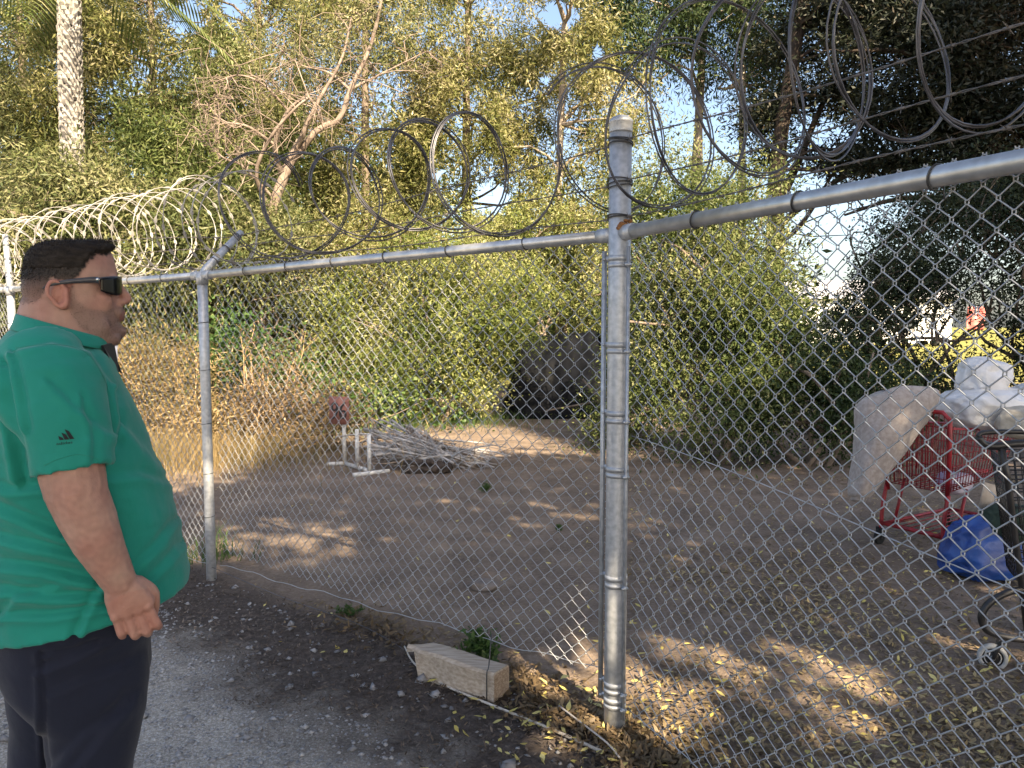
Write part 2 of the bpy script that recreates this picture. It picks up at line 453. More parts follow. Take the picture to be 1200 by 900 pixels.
# ---- panels: mesh, top rail and ties are parts of the panel
def panel(A, B, ra, rb, z0, label, mid=None, bulge=None, rail_r=.024, ext=.045, wr=.0017):
    A = np.asarray(A, float); B = np.asarray(B, float)
    d = (B - A); Ln = np.linalg.norm(d); d /= Ln
    t = thing('chain_link_panel', label, 'fence panel', A, 0, 'chain link fence panels')
    n = np.array([-d[1], d[0], 0])
    side = n if n @ FN > 0 else -n
    mb = MB(); weave(mb, A + side * .034 + d*.05, B + side * .034 - d*.05, z0, (ra + rb) / 2 + ext, bulge=bulge, r=wr)
    mb.build('chain_link_mesh', M['wire'], t)
    ztop = np.array([0, 0, 1.0])
    mb = MB(); mb.tube([A + d*.02 + ztop*ra, A + d*Ln*.33 + ztop*(ra+(rb-ra)*.33), A + d*Ln*.66 + ztop*(ra+(rb-ra)*.66 + .003), B - d*.02 + ztop*rb], rail_r, 16)
    rail = mb.build('top_rail', M['galv_rail'], t)
    for c0, c1 in ((A + d*.03 + ztop*ra, A + d*.095 + ztop*ra), (B - d*.095 + ztop*rb, B - d*.03 + ztop*rb)):
        mb = MB(); mb.tube([c0, c1], rail_r + .005, 16); mb.build('rail_cup', M['galv'], rail)
    ring = np.linspace(0, 2*math.pi, 16, endpoint=False)
    k = max(3, int(Ln / .42))
    for i in range(1, k):
        c = A + d * Ln * (i + .12*math.sin(i*7)) / k; c = c + ztop * (ra + (rb-ra) * i / k)
        mb = MB(); mb.tube([c + (rail_r+.003)*(math.cos(q)*side + math.sin(q)*ztop) + d*.006*math.sin(q) for q in ring], .0026, 5, closed=True)
        mb.tube([c + side*.03 - ztop*.02, c + side*.035 - ztop*.05], .0022, 4)
        mb.build('rail_tie', M['dark_wire'], t)
    mb = MB(); nseg = 40
    low = [A + d*Ln*s + side*.034 + ztop*(z0(s) + .012 + .008*math.sin(s*23) + .006*math.sin(s*61)) for s in np.linspace(.015, .985, nseg)]
    mb.tube(low, .0020, 5); mb.build('tension_wire', M['wire'], t)
    if mid:
        mb = MB(); mb.tube([A + d*Ln*s + side*.038 + ztop*(mid[0] + (mid[1]-mid[0])*s + .012*math.sin(s*9)) for s in np.linspace(.015, .985, 30)], .0019, 5)
        mb.build('tension_wire', M['wire'], t)
    return t
panel(PB, PA, 2.0, 1.955, lambda s: .19 - .10*s, 'grey chain link panel between the tall post and the slim arm post', bulge=lambda s, z: .02*math.sin(3.1*s)*math.sin(z*3) + (.05*max(0, .5 - z) if z < .5 else 0)*math.sin(5*s))
panel(PA, PC2, 1.955, 1.95, lambda s: .06, 'sunlit chain link panel behind the man, next to the arm post')
panel(PC2, PD, 1.95, 1.95, lambda s: .06, 'farthest chain link panel at the left edge behind the man\'s neck')
panel(PB, PR, 2.005, 1.99, lambda s: .06, 'near chain link panel right of the tall post, with a wire across its middle', mid=(1.21, .93), rail_r=.026, wr=.0020, bulge=lambda s, z: .012*math.sin(6*s+1)*math.sin(z*2.4))

# a white notice tied on the mesh behind the man
nb = at(137, 413, (PA + FDIR * .85)[1] - .05); dn = FDIR
mb = MB(); Rn = np.column_stack([FDIR, -FN, [0, 0, 1.0]])
mb.box(nb - FN*.02, (.10, .004, .19), Rn, bev=.0015)
solo(mb, 'notice_sheet', mat('white_notice', (.72,.70,.74), (.8,.78,.82), rough=.7), nb, 'small white notice on the mesh just in front of the man\'s chin', 'notice')

# ---- barbed strands
def bstrand(pts, label, seed, sag=.01):
    mb = MB()
    for a, b in zip(pts[:-1], pts[1:]): strand(mb, a, b, sag=sag, seed=seed)
    return solo(mb, 'barbed_wire', M['barb'], pts[0], label, 'barbed wire', 'barbed wire strands over the fence')
RT = PR + [0, 0, 1.97]
for i_, (pz, lab) in enumerate(((2.355, 'upper'), (2.20, 'middle'), (2.065, 'lower'))):
    aa = arm1 + arm1e * (.36 - .12*i_)
    bstrand([PB + [0,0,pz], aa], ('topmost', 'middle', 'lowest')[i_] + ' barbed strand running left from the tall post to the arm post', 10 + i_, sag=.02)
    yy = (30, 92, 147)[i_]
    # where the strand leaves the frame, on the plane of the right hand panel
    d = ray(1200, yy); tt = 1.68 / d[1]; q = CAM + d * tt; q2 = PB + [0,0,pz]; e = q - q2
    bstrand([q2, q2 + e * 1.9], ('topmost', 'middle', 'lowest')[i_] + ' barbed strand running right from the tall post over the near panel', 20 + i_, sag=.0)
    cc = arm2 + arm2e * (.40 - .14*i_)
    bstrand([aa, cc], ('topmost', 'middle', 'lowest')[i_] + ' barbed strand beyond the arm post above the sunlit panel', 30 + i_, sag=.01)

# ---- coils
def coil(centres, radii, axis_dirs, strands=2, r=.0028, seed=0, jitter=.02, gap=.007, per=40, squash=1.0):
    """one helix through the given turn centres; returns list of wire polylines"""
    C = np.asarray(centres, float); rs = np.random.default_rng(seed); m = len(C)
    out = []
    T = np.linspace(0, m - 1, (m - 1) * per)
    ci = np.array([C[min(int(t), m-2)] * (1 - (t - min(int(t), m-2))) + C[min(int(t), m-2)+1] * (t - min(int(t), m-2)) for t in T])
    ri = np.interp(T, np.arange(m), radii)
    wob = [rs.uniform(0, 6.28) for _ in range(6)]
    for sidx in range(strands):
        pts = []
        for t, c, rr in zip(T, ci, ri):
            ax = np.array(axis_dirs(t)); ax /= np.linalg.norm(ax)
            u = np.cross(ax, [0, 0, 1.0]); u /= np.linalg.norm(u); v = np.cross(u, ax)
            a = 2 * math.pi * t + .5
            rj = rr * (1 + jitter * math.sin(2*a + wob[0] + t) + jitter*.6 * math.sin(3*a + wob[1] + 2*t)) + gap * sidx * (1 + .8*math.sin(a*1.3 + wob[2] + sidx*2 + t))
            tilt = .35 * math.sin(t * 1.7 + wob[3])
            p = c + rj * (math.cos(a) * u + math.sin(a) * v * squash) + ax * (tilt * rr * math.cos(a) * .3 + gap * .8 * math.sin(a*2 + sidx * 2.1))
            pts.append(p)
        out.append(np.array(pts))
    return out
# pale, dense, sunlit coil receding to the left
off_c = FN * .16
n1 = 58
cs = [PA + FDIR * (-.35 + .16 * i - .0012*i*i*0) + off_c + [0, 0, 2.30 - .0010*i + .012*math.sin(i*1.9)] for i in range(n1)]
W = coil(cs, [.285 + .03*math.sin(i*2.3) for i in range(n1)], lambda t: FDIR + .22*math.sin(t*2.6)*FN, strands=1, seed=3, per=34, jitter=.05)
mb = MB()
for P in W:
    mb.tube(P, .0036, 4, cap=False)
    for k in range(0, len(P) - 2, 3):
        c = P[k]; d = P[k+1] - P[k]; d /= np.linalg.norm(d); u = np.cross(d, FDIR + [.1, .2, .3]); u /= np.linalg.norm(u)
        s_ = .026; wv = .0095
        mb.add([c - d*s_, c - d*.010 + u*wv, c + d*.012 + u*wv, c + d*s_, c + d*.012 - u*wv, c - d*.012 - u*wv], [(0,1,2,3,4,5)])
solo(mb, 'razor_wire_coil', M['razor'], PA + FDIR*3 + [0,0,2], 'pale dense razor wire coil full of blades, left of the arm post', 'razor wire', 'wire coils over the fence')
# looser dark coil between the two posts, from where each turn sits in the plane above the rail
def plane_pt(px, py, A, D, off=0.0):
    n = np.array([-D[1], D[0], 0]); n = n if n @ FN > 0 else -n
    d = ray(px, py); t = ((A + n*off - CAM) @ n) / (d @ n); return CAM + d * t
turns = [(300,242,60),(352,240,58),(395,238,56),(455,212,57),(495,206,59),(545,204,63),(598,199,74)]
cs = []; rad = []
for x_, y_, rp in turns:
    p = plane_pt(x_, y_, PA, FDIR, .12); cs.append(p); rad.append(rp * p[1] / F)
W = coil(cs, rad, lambda t: FDIR + (.38 + .22*math.sin(t*2.1))*FN, strands=3, seed=5, gap=.006)
mb = MB()
for P in W: mb.tube(P, .0040, 5)
solo(mb, 'razor_wire_coil', M['old_wire'], cs[3], 'loose dark wire coil stretched over the rail between the two posts', 'razor wire', 'wire coils over the fence')
turns = [(702,164,80),(735,156,88),(792,150,84),(835,113,99),(915,84,102),(950,80,98),(985,73,104),(1100,30,116),(1172,12,126),(1300,-40,150),(1420,-80,180)]
cs = []; rad = []
for x_, y_, rp in turns:
    p = plane_pt(x_, y_, PB, GDIR, .03); cs.append(p); rad.append(rp * p[1] / F)
W = coil(cs, rad, lambda t: GDIR + .25*math.sin(t*2.3+1)*np.array([.8,.4,0]), strands=3, seed=8, gap=.005)
mb = MB()
for P in W: mb.tube(P, .0028, 5)
solo(mb, 'razor_wire_coil', M['old_wire'], cs[3], 'large dark wire coil of big hoops around and right of the tall post', 'razor wire', 'wire coils over the fence')
# ================================================================== VEGETATION
def leaf_cloud(P, D, L, W, rs, fold=.25, curl=0.0, face=None):
    """one bent leaf face (two triangles sharing the midrib ends) at each point"""
    n = len(P)
    D = D / (np.linalg.norm(D, axis=1, keepdims=True) + 1e-9)
    q = rs.normal(size=(n, 3))
    if face is not None:                       # leaves of one sprig turn their faces the same way, out and up
        f = face / (np.linalg.norm(face, axis=1, keepdims=True) + 1e-6); q = f * 1.15 + np.array([0, 0, .55]) + q * .42
    S = np.cross(D, q); S /= (np.linalg.norm(S, axis=1, keepdims=True) + 1e-9)
    Nn = np.cross(D, S)
    L = L * rs.uniform(.6, 1.25, (n, 1)); W = W * rs.uniform(.7, 1.25, (n, 1))
    mid = P + D * L * .45
    a = mid + S * W * .5 + Nn * W * fold; b = mid - S * W * .5 + Nn * W * fold
    tip = P + D * L - Nn * L * curl
    V = np.stack([P, a, tip, b], 1).reshape(-1, 3)
    Fq = np.arange(n * 4).reshape(n, 4)
    return V, Fq
GAPS = [(222,18,26,30),(275,8,20,18),(655,18,30,24),(578,232,26,24),(512,205,12,10),(700,60,10,14),(980,300,16,60),(640,92,9,8),(250,60,8,10)]
def open_gaps(P):
    # small openings in the leaf mass through which the sky shows
    q = proj(P); keep = np.ones(len(P), bool)
    for x, y, a, b in GAPS:
        w_ = 1 + .5*np.sin(q[:,0]*.31 + y) * np.cos(q[:,1]*.27 + x)
        keep &= ((q[:,0]-x)/a)**2 + ((q[:,1]-y)/b)**2 > w_ * np.random.default_rng(3).uniform(.35, 1.1, len(P))
    return keep
def clump_points(C, rad, n, rs, flat=1.0):
    k = len(C); rad = np.broadcast_to(rad, (k,))
    idx = np.repeat(np.arange(k), n)
    g = rs.normal(size=(len(idx), 3)); g *= (np.abs(rs.normal(size=(len(idx), 1))) ** .5) * .62
    g[:, 2] *= flat
    return C[idx] + g * rad[idx][:, None], g, idx
def ellipsoid_clumps(c, r, n, rs, inner=.45, gap=.0, gs=.8, seed=0, zcut=None):
    out = []
    c = np.asarray(c, float); r = np.asarray(r, float)
    tries = 0
    while len(out) < n and tries < n * 30:
        tries += 1
        v = rs.normal(size=3); v /= np.linalg.norm(v)
        k = inner + (1 - inner) * rs.random() ** .6
        # lumpy outline
        k *= 1 + .28 * mnoise.noise(Vector(v * 2.1 + seed))
        p = c + v * r * k
        if zcut is not None and p[2] < zcut: continue
        if gap and mnoise.noise(Vector(p * gs + seed * 3.3)) < -.5 + gap: continue
        out.append(p)
    return np.array(out)
def crown_dirs(g, rs, droop, out=.6):
    n = len(g)
    D = rs.normal(size=(n, 3)) * .8 + out * g / (np.linalg.norm(g, axis=1, keepdims=True) + 1e-6)
    D[:, 2] -= droop
    return D
def limb(mb, a, b, r0, r1, rs, sides=5, bend=.12, n=6):
    a = np.asarray(a, float); b = np.asarray(b, float); L_ = np.linalg.norm(b - a)
    m1 = a + (b - a) * .35 + rs.normal(size=3) * L_ * bend; m1[2] += L_ * .06
    m2 = a + (b - a) * .7 + rs.normal(size=3) * L_ * bend
    P = spline([a, m1, m2, b], n); mb.tube(P, np.linspace(r0, r1, n), sides, cap=False)
    return P
def plant(name, label, cat, base, trunk, tr, C, crad, per, leaf, lm, bark, group=None, droop=.3, seed=0, limbs=26, flat=1.0, trunks=None, twigs=0, out=.6, fold=.25, curl=0.0, limb_r=.035):
    """trunk with limbs (one part) and a crown of single leaves (another part)"""
    rs = np.random.default_rng(seed)
    base = np.asarray(base, float)
    t = thing(name, label, cat, base, 0, group)
    mb = MB(); nodes = []
    for tk in (trunks or [trunk]):
        P = spline(tk, 14); rr = np.linspace(tr, tr * .35, 14) * (1 + .12 * rs.normal(size=14)); rr[0] *= 1.25
        mb.tube(P, rr, 9, cap=True); nodes.append(P)
    nodes = np.concatenate(nodes)
    if len(C):
        sel = rs.permutation(len(C))[:limbs]
        for i in sel:
            c = C[i]; dd = np.linalg.norm(nodes - c, axis=1) + 2.0 * np.maximum(0, nodes[:, 2] - c[2] + .2)
            a = nodes[np.argmin(dd + rs.random(len(nodes)) * .3)]
            P = limb(mb, a, c, min(limb_r, tr * .55), .006, rs)
            for k in range(twigs):
                s = P[rs.integers(2, len(P))]; e = s + rs.normal(size=3) * crad * .8
                limb(mb, s, e, .008, .003, rs, sides=3, n=4)
    mb.build('trunk', bark, t)
    if len(C):
        pts, g, idx = clump_points(C, crad, per, rs, flat)
        pts[:, 2] = np.maximum(pts[:, 2], .03)
        D = crown_dirs(g, rs, droop, out)
        if 'tree' in cat or name == 'leafy_shrub':
            kp = open_gaps(pts); pts, D, g = pts[kp], D[kp], g[kp]
        V, Fq = leaf_cloud(pts, D, leaf[0], leaf[1], rs, fold, curl, face=g)
        link('crown', np_mesh('crown', V - base, Fq), lm, t, smooth=False)
    return t
def G0(px, y):                     # ground point below image column px at distance y
    p = at(px, 450, y); p[2] = 0; return p

rs0 = np.random.default_rng(21)
# ---- tall wall of willow-like trees behind the lot
def wall_tree(px, py, y, r, lm, label, seed, n=150, per=430, leaf=(.125,.028), gap=.38, crad=.44, bark='bark_grey', name='leafy_tree', lean=0.0, **kw):
    c = at(px, py, y); base = np.array([c[0] - lean, y + .3, 0])
    C = ellipsoid_clumps(c, r, n, np.random.default_rng(seed), gap=gap, seed=seed, zcut=.6)
    tk = [base, base + [lean*.3 + .1, 0, c[2]*.35], [c[0], y + .2, c[2]*.7], [c[0] + .1, y, c[2] + r[2]*.6]]
    return plant(name, label, 'tree', base, tk, .16, C, crad, per, leaf, M[lm], M[bark], 'trees behind the lot', droop=.35, seed=seed, **{'twigs': 2, **kw})
wall_tree(20, 70, 17, (2.7,2.0,4.2), 'leaf_lime', 'bright yellow green tree at the far left, left of the palm trunk', 101, n=190, gap=.25)
wall_tree(175, 110, 16, (2.6,1.8,5.0), 'leaf_gold', 'olive gold tree just right of the palm trunk', 102, n=210, gap=.25)
wall_tree(300, 40, 18.5, (2.6,1.8,4.4), 'leaf_gold', 'thin olive tree with sky showing through, behind the bare branches', 103, n=105, gap=.52)
wall_tree(425, 130, 16.5, (2.2,1.8,5.2), 'leaf_gold', 'golden green tree right of the bare branches', 104, n=165, twigs=1)
wall_tree(545, 95, 17.5, (2.2,1.8,4.6), 'leaf_gold', 'pale golden tree in the middle, above the loose coil', 105, n=140, gap=.36, twigs=1)
wall_tree(655, 170, 16, (1.7,1.6,4.0), 'leaf_gold', 'yellowish tree left of the top of the tall post', 106, n=100, gap=.4, twigs=2, bark='bark_pale')
wall_tree(110, 305, 12.2, (2.7,.5,1.35), 'leaf_olive', 'dense olive shrubby tree low behind the pale razor coil', 107, n=150)
wall_tree(-90, 200, 15, (2.6,1.8,3.6), 'leaf_olive', 'olive tree cut by the left edge of the view', 108, n=90)
wall_tree(250, 215, 14.6, (1.9,1.3,2.8), 'leaf_mid', 'green tree behind the end of the pale coil', 109, n=90)
# eucalyptus group right of the centre
def euc(px, y, top, tr, cl, label, seed, lean=0.3):
    b = G0(px, y); c = at(px, top, y)
    C = np.concatenate([ellipsoid_clumps(at(a, b_, y + dy), r_, n_, np.random.default_rng(seed + i), gap=.3, seed=seed + i) for i, (a, b_, dy, r_, n_) in enumerate(cl)])
    tk = [b, b + [lean*.3, 0, c[2]*.33], b + [lean*.5, 0, c[2]*.66], b + [lean, 0, c[2]]]
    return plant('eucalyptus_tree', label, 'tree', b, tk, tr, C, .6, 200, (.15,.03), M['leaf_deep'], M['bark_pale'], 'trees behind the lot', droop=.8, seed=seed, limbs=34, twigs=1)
euc(806, 17.5, -60, .17, [(745,20,0,(1.5,1.4,1.5),55), (700,40,1,(1.0,1,1.2),25), (800,-60,0,(1.8,1.4,1.4),40)], 'pale trunked tree with dark green crown, just right of the tall post', 120)
euc(868, 16.5, -80, .12, [(850,30,0,(1.3,1.3,1.4),42), (905,-20,0,(1.6,1.3,1.6),40), (900,90,.5,(.8,.8,.9),14)], 'slender many limbed tree with deep green crown, left of the dark cypress', 126, lean=-.2)
# dark cypress trees on the right: limbs sweep out level with flat dark pads of needles
def cypress(trunk, tr, pads, label, seed, limbs):
    rs = np.random.default_rng(seed); base = np.asarray(trunk[0], float)
    t = thing('cypress_tree', label, 'tree', base, 0, 'trees behind the lot'); mb = MB()
    P = spline(trunk, 14); mb.tube(P, np.linspace(tr, tr*.4, 14), 10)
    for pts, r in limbs:
        q = spline(pts, 10); mb.tube(q, np.linspace(r, r*.2, 10), 6, cap=False)
        for k in range(10):
            s = q[rs.integers(2, 10)]; e = s + rs.normal(size=3) * [.5,.4,.28]; limb(mb, s, e, .014, .004, rs, sides=4, n=4)
    cs = []; rr = []
    for c, r, n in pads:
        q = ellipsoid_clumps(c, r, n, rs, inner=.2, gap=.12, seed=seed, gs=1.3); cs.append(q)
        for p in q[::3]: limb(mb, P[np.argmin(np.linalg.norm(P - p, axis=1) + np.maximum(0, P[:,2]-p[2]))], p, .04, .006, rs, n=5)
    C = np.concatenate(cs)
    mb.build('trunk', M['bark_dark'], t)
    pts, g, idx = clump_points(C, .5, 260, rs, .45)
    D = crown_dirs(g, rs, .05, .9)
    V, Fq = leaf_cloud(pts, D, .13, .034, rs)
    link('crown', np_mesh('crown', V - base, Fq), M['needle'], t, smooth=False)
y_ = 14.5
cypress([G0(905, y_), at(908, 300, y_), at(912, 180, y_), at(935, 40, y_), at(960, -120, y_)], .20,
        [(at(960,40,y_), (1.0,1.0,.9), 26), (at(1010,-40,y_), (1.6,1.3,1.2), 40), (at(905,150,y_+.4), (.45,.6,.9), 14), (at(1000,190,y_), (.9,.6,.25), 10), (at(985,110,y_), (.8,.8,.4), 14)],
        'dark cypress with leaning limbs, nearest the bright gap of sky', 140,
        [([at(908,250,y_), at(935,190,y_), at(965,120,y_), at(1010,40,y_)], .10), ([at(907,270,y_), at(960,225,y_), at(1010,200,y_-.5), at(1080,190,y_-1)], .07), ([at(906,290,y_), at(940,262,y_), at(975,205,y_), at(1000,170,y_)], .06)])
y_ = 13.0
cypress([G0(1265, y_), at(1262, 300, y_), at(1250, 100, y_), at(1255, -150, y_)], .30,
        [(at(1130,50,y_), (1.9,1.4,.9), 70), (at(1090,130,y_), (1.3,1.1,.45), 34), (at(1170,150,y_), (1.4,1.1,.6), 46), (at(1180,-40,y_), (2.2,1.6,1.0), 60), (at(1070,190,y_), (1.1,.8,.2), 16), (at(1060,20,y_+.6), (1.0,.8,.6), 26), (at(1185,225,y_), (.9,.7,.35), 20)],
        'broad dark cypress at the right edge with level limbs and flat pads', 150,
        [([at(1262,250,y_), at(1150,238,y_), at(1060,232,y_-.4), at(990,252,y_-.8)], .10), ([at(1262,285,y_), at(1160,262,y_), at(1090,258,y_), at(1010,300,y_)], .08), ([at(1258,170,y_), at(1150,165,y_), at(1060,150,y_), at(1000,140,y_)], .09), ([at(1255,90,y_), at(1150,80,y_), at(1050,60,y_), at(985,60,y_)], .09)])
# ---- the bare-limbed tree in the left middle
rs = np.random.default_rng(33); y_ = 13.0
tb = G0(308, y_)
tt = thing('bare_tree', 'gnarled tree with pale leafless limbs rising behind the end of the pale coil', 'tree', tb, 0, 'trees behind the lot')
mb = MB()
main = spline([tb, at(306,330,y_), at(318,250,y_), at(338,195,y_), at(352,165,y_)], 14); mb.tube(main, np.linspace(.105,.07,14), 9)
limbs_ = [([at(338,195,y_), at(372,152,y_), at(398,140,y_), at(410,105,y_), at(432,60,y_), at(445,10,y_), at(455,-60,y_)], .062, .02),
          ([at(345,180,y_), at(358,150,y_-.2), at(372,120,y_-.3), at(400,70,y_-.2), at(412,20,y_)], .05, .012),
          ([at(330,205,y_), at(322,170,y_-.4), at(338,130,y_-.6), at(362,115,y_-.7), at(378,145,y_-.6)], .045, .015),
          ([at(318,250,y_), at(300,205,y_-.5), at(318,160,y_-.7), at(345,128,y_-.8), at(362,114,y_-.8)], .04, .014),
          ([at(322,170,y_-.4), at(290,148,y_-.7), at(262,142,y_-.9), at(240,118,y_-1)], .03, .006),
          ([at(338,130,y_-.6), at(310,100,y_-.8), at(280,88,y_-.9), at(252,96,y_-1)], .022, .005),
          ([at(410,105,y_), at(385,85,y_), at(350,75,y_), at(318,48,y_)], .028, .005),
          ([at(410,105,y_), at(450,85,y_+.2), at(500,60,y_+.4)], .028, .006),
          ([at(318,230,y_), at(285,195,y_-.4), at(262,185,y_-.6), at(235,160,y_-.7)], .03, .006)]
for pts, r0, r1 in limbs_:
    q = spline(pts, 14); mb.tube(q, np.linspace(r0, r1, 14), 7, cap=False)
    for k in range(11):
        s = q[rs.integers(4, 14)]; d = rs.normal(size=3) * [1, .6, 1] + [-.25, -.2, .1]
        e = s + d * .45; pp = limb(mb, s, e, .011, .003, rs, sides=4, n=5, bend=.2)
        for k2 in range(4):
            s2 = pp[rs.integers(1, 5)]; limb(mb, s2, s2 + rs.normal(size=3) * .26, .005, .002, rs, sides=3, n=4, bend=.2)
mb.build('trunk', M['twig_pink'], tt)
C = np.concatenate([ellipsoid_clumps(at(420,20,y_), (1.1,.9,1.0), 22, rs, gap=.2), ellipsoid_clumps(at(350,60,y_+.5), (.9,.8,.9), 18, rs, gap=.3), ellipsoid_clumps(at(300,100,y_+1.0), (.9,.6,.8), 12, rs, gap=.3)])
pts, g, idx = clump_points(C, .4, 110, rs); V, Fq = leaf_cloud(pts, crown_dirs(g, rs, .3), .09, .02, rs)
link('crown', np_mesh('crown', V - tb, Fq), M['leaf_olive'], tt, smooth=False)
# ---- palm trunk
y_ = 12.9; pb_ = G0(84, y_)
pt = thing('palm_tree', 'tall palm with a pale scaly trunk at the left', 'tree', pb_, 0, 'trees behind the lot')
mb = MB(); top = at(80, -70, y_); H = top[2]
path = spline([pb_, at(90, 300, y_), at(84, 150, y_), top], 30); mb.tube(path, np.linspace(.125, .095, 30), 14)
mb.build('trunk', mat('palm_trunk', (.08,.06,.05), (.16,.125,.10), scale=9, rough=.95), pt)
mb = MB(); ring = 9; k = 0
for zz in np.arange(1.2, H - .1, .085):
    c = np.array([np.interp(zz, path[:,2], path[:,0]), np.interp(zz, path[:,2], path[:,1]), zz]); k += 1
    r_ = .128 + .035 * (1 - zz / H)
    for j in range(ring):
        a = 2*math.pi*(j + .5*(k % 2)) / ring + .35*zz + random.uniform(-.08,.08)
        o = np.array([math.cos(a), math.sin(a), 0]); s = np.array([-math.sin(a), math.cos(a), 0])
        ww = random.uniform(.055,.085); up = random.uniform(.10,.19); lift = random.uniform(.02,.05)
        p0 = c + o*r_*.98
        mb.add([p0 - s*ww, p0 + s*ww, p0 + s*ww*.45 + o*lift + [0,0,up], p0 - s*ww*.45 + o*(lift+.012) + [0,0,up], p0 - s*ww*.5 + o*.045 + [0,0,up*.45], p0 + s*ww*.5 + o*.045 + [0,0,up*.45]],
               [(0,1,5,4),(4,5,2,3),(0,4,3),(1,2,5)])
mb.build('leaf_bases', mat('palm_leaf_bases', (.15,.138,.125), (.40,.375,.34), scale=5, rough=.9, bump=.01), pt, smooth=False)
rs = np.random.default_rng(5); Vs = []; 
for f in range(26):
    az = f * 2.4; el = 1.2 - 1.9 * (f / 26); L_ = 2.6
    s = np.linspace(0, 1, 9)
    d = np.array([math.cos(az)*math.cos(el), math.sin(az)*math.cos(el), math.sin(el)])
    P = top + d * (s * L_)[:, None]; P[:, 2] -= .9 * s**2
    side = np.cross(d, [0,0,1.0]); side /= np.linalg.norm(side)
    for u in np.linspace(.35, 1, 26):
        p = np.array([np.interp(u, s, P[:, i]) for i in range(3)])
        for sg in (-1, 1):
            e = (d*.5 + side*sg*.9 + [0,0,-.35]); e /= np.linalg.norm(e); ll = .75*math.sin(math.pi*min(.93, u*.9))
            Vs.append([p, p + e*ll*.5 + d*.02, p + e*ll + [0,0,-.1], p + e*ll*.5 - d*.02])
V = np.array(Vs).reshape(-1, 3); link('fronds', np_mesh('fronds', V - pb_, np.arange(len(V)).reshape(-1, 4)), M['leaf_mid'], pt, smooth=False)

# ---- shrubs inside the lot
def shrub(name, label, px, y, cl, lm, seed, leaf=(.075,.026), crad=.36, per=150, group='shrubs in the lot', stems=5, bark='bark_grey', gap=.15, tr=.035, **kw):
    rs = np.random.default_rng(seed); b = G0(px, y)
    C = np.concatenate([ellipsoid_clumps(at(a, b_, y + dy), r_, n_, rs, inner=.35, gap=gap, seed=seed + i, zcut=.12) for i, (a, b_, dy, r_, n_) in enumerate(cl)])
    c = C.mean(0)
    trunks = [[b + [rs.normal()*.15, rs.normal()*.15, -.05], b + [rs.normal()*.3, rs.normal()*.2, c[2]*.4], b*.3 + c*.7 + rs.normal(size=3)*.25, c + rs.normal(size=3)*[.6,.4,.4]] for _ in range(stems)]
    return plant(name, label, 'shrub', b, None, tr, C, crad, per, leaf, M[lm], M[bark], group, seed=seed, limbs=40, trunks=trunks, **kw)
shrub('leafy_shrub', 'big sunlit green shrub in the middle, left of the black tarp', 510, 12.6, [(520,360,0,(1.35,1.1,1.35),95), (420,370,.2,(1.0,.9,1.1),55), (585,350,0,(.75,.9,1.1),42), (470,440,-.2,(1.2,.8,.55),40), (545,440,.2,(.5,.6,.55),34)], 'leaf_lime', 201, per=270, leaf=(.066,.023))
shrub('leafy_shrub', 'pale feathery shrub behind the rail right of the arm post', 360, 13.2, [(385,330,0,(1.2,.9,1.0),60), (310,330,.4,(.8,.7,.9),26), (450,290,.4,(1.2,.9,1.1),55)], 'leaf_gold', 202, leaf=(.10,.022), droop=.1)
shrub('leafy_shrub', 'yellow green shrub above the black tarp, behind the rail', 640, 14.8, [(640,295,.5,(1.6,1.0,1.4),90), (560,300,0,(1.0,.9,1.2),40), (700,340,1.6,(.9,.8,.9),30)], 'leaf_lime', 203, leaf=(.072,.025), per=220)
shrub('leafy_shrub', 'tall shrub right of the tall post, sunlit on top and dark below', 845, 9.2, [(815,290,.3,(1.0,.8,1.0),80), (790,240,.8,(.75,.7,.7),32), (860,370,0,(.95,.8,.9),70), (770,380,.5,(.55,.6,.9),36), (870,280,.6,(.75,.7,.9),36), (830,460,-.2,(1.0,.7,.5),46)], 'leaf_mid', 204, leaf=(.058,.021), per=240)
shrub('leafy_shrub', 'low shrub at the foot of the tarp, half behind the tall post', 745, 10.6, [(745,470,0,(.62,.5,.5),30), (705,505,-.5,(.3,.3,.25),8), (740,400,.3,(.5,.5,.6),20)], 'leaf_mid', 205, leaf=(.055,.022), per=130)
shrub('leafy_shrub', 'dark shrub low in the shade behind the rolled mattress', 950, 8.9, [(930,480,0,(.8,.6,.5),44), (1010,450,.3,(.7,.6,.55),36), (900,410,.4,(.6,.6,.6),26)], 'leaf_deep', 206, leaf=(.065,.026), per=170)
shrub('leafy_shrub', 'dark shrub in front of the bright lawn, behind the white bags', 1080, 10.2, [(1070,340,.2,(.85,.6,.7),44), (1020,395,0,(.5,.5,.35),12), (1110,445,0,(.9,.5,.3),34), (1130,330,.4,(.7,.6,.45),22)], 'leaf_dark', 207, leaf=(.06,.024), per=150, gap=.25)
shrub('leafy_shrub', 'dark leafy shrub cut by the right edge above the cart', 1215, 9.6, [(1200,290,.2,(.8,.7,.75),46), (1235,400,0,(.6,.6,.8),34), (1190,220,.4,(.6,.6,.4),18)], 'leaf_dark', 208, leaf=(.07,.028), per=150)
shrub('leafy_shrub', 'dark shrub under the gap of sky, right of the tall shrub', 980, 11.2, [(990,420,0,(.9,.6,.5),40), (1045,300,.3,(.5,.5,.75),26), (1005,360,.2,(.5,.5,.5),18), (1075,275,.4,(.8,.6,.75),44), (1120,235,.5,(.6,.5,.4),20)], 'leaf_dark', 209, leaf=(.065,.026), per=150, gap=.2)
shrub('leafy_shrub', 'dark shrub low behind the dry grass, left of the middle', 300, 14.0, [(250,380,0,(1.6,.9,1.0),60), (330,420,-.3,(1.1,.7,.7),40), (160,360,.2,(1.2,.8,1.0),40)], 'leaf_dark', 210, leaf=(.08,.03), per=150)
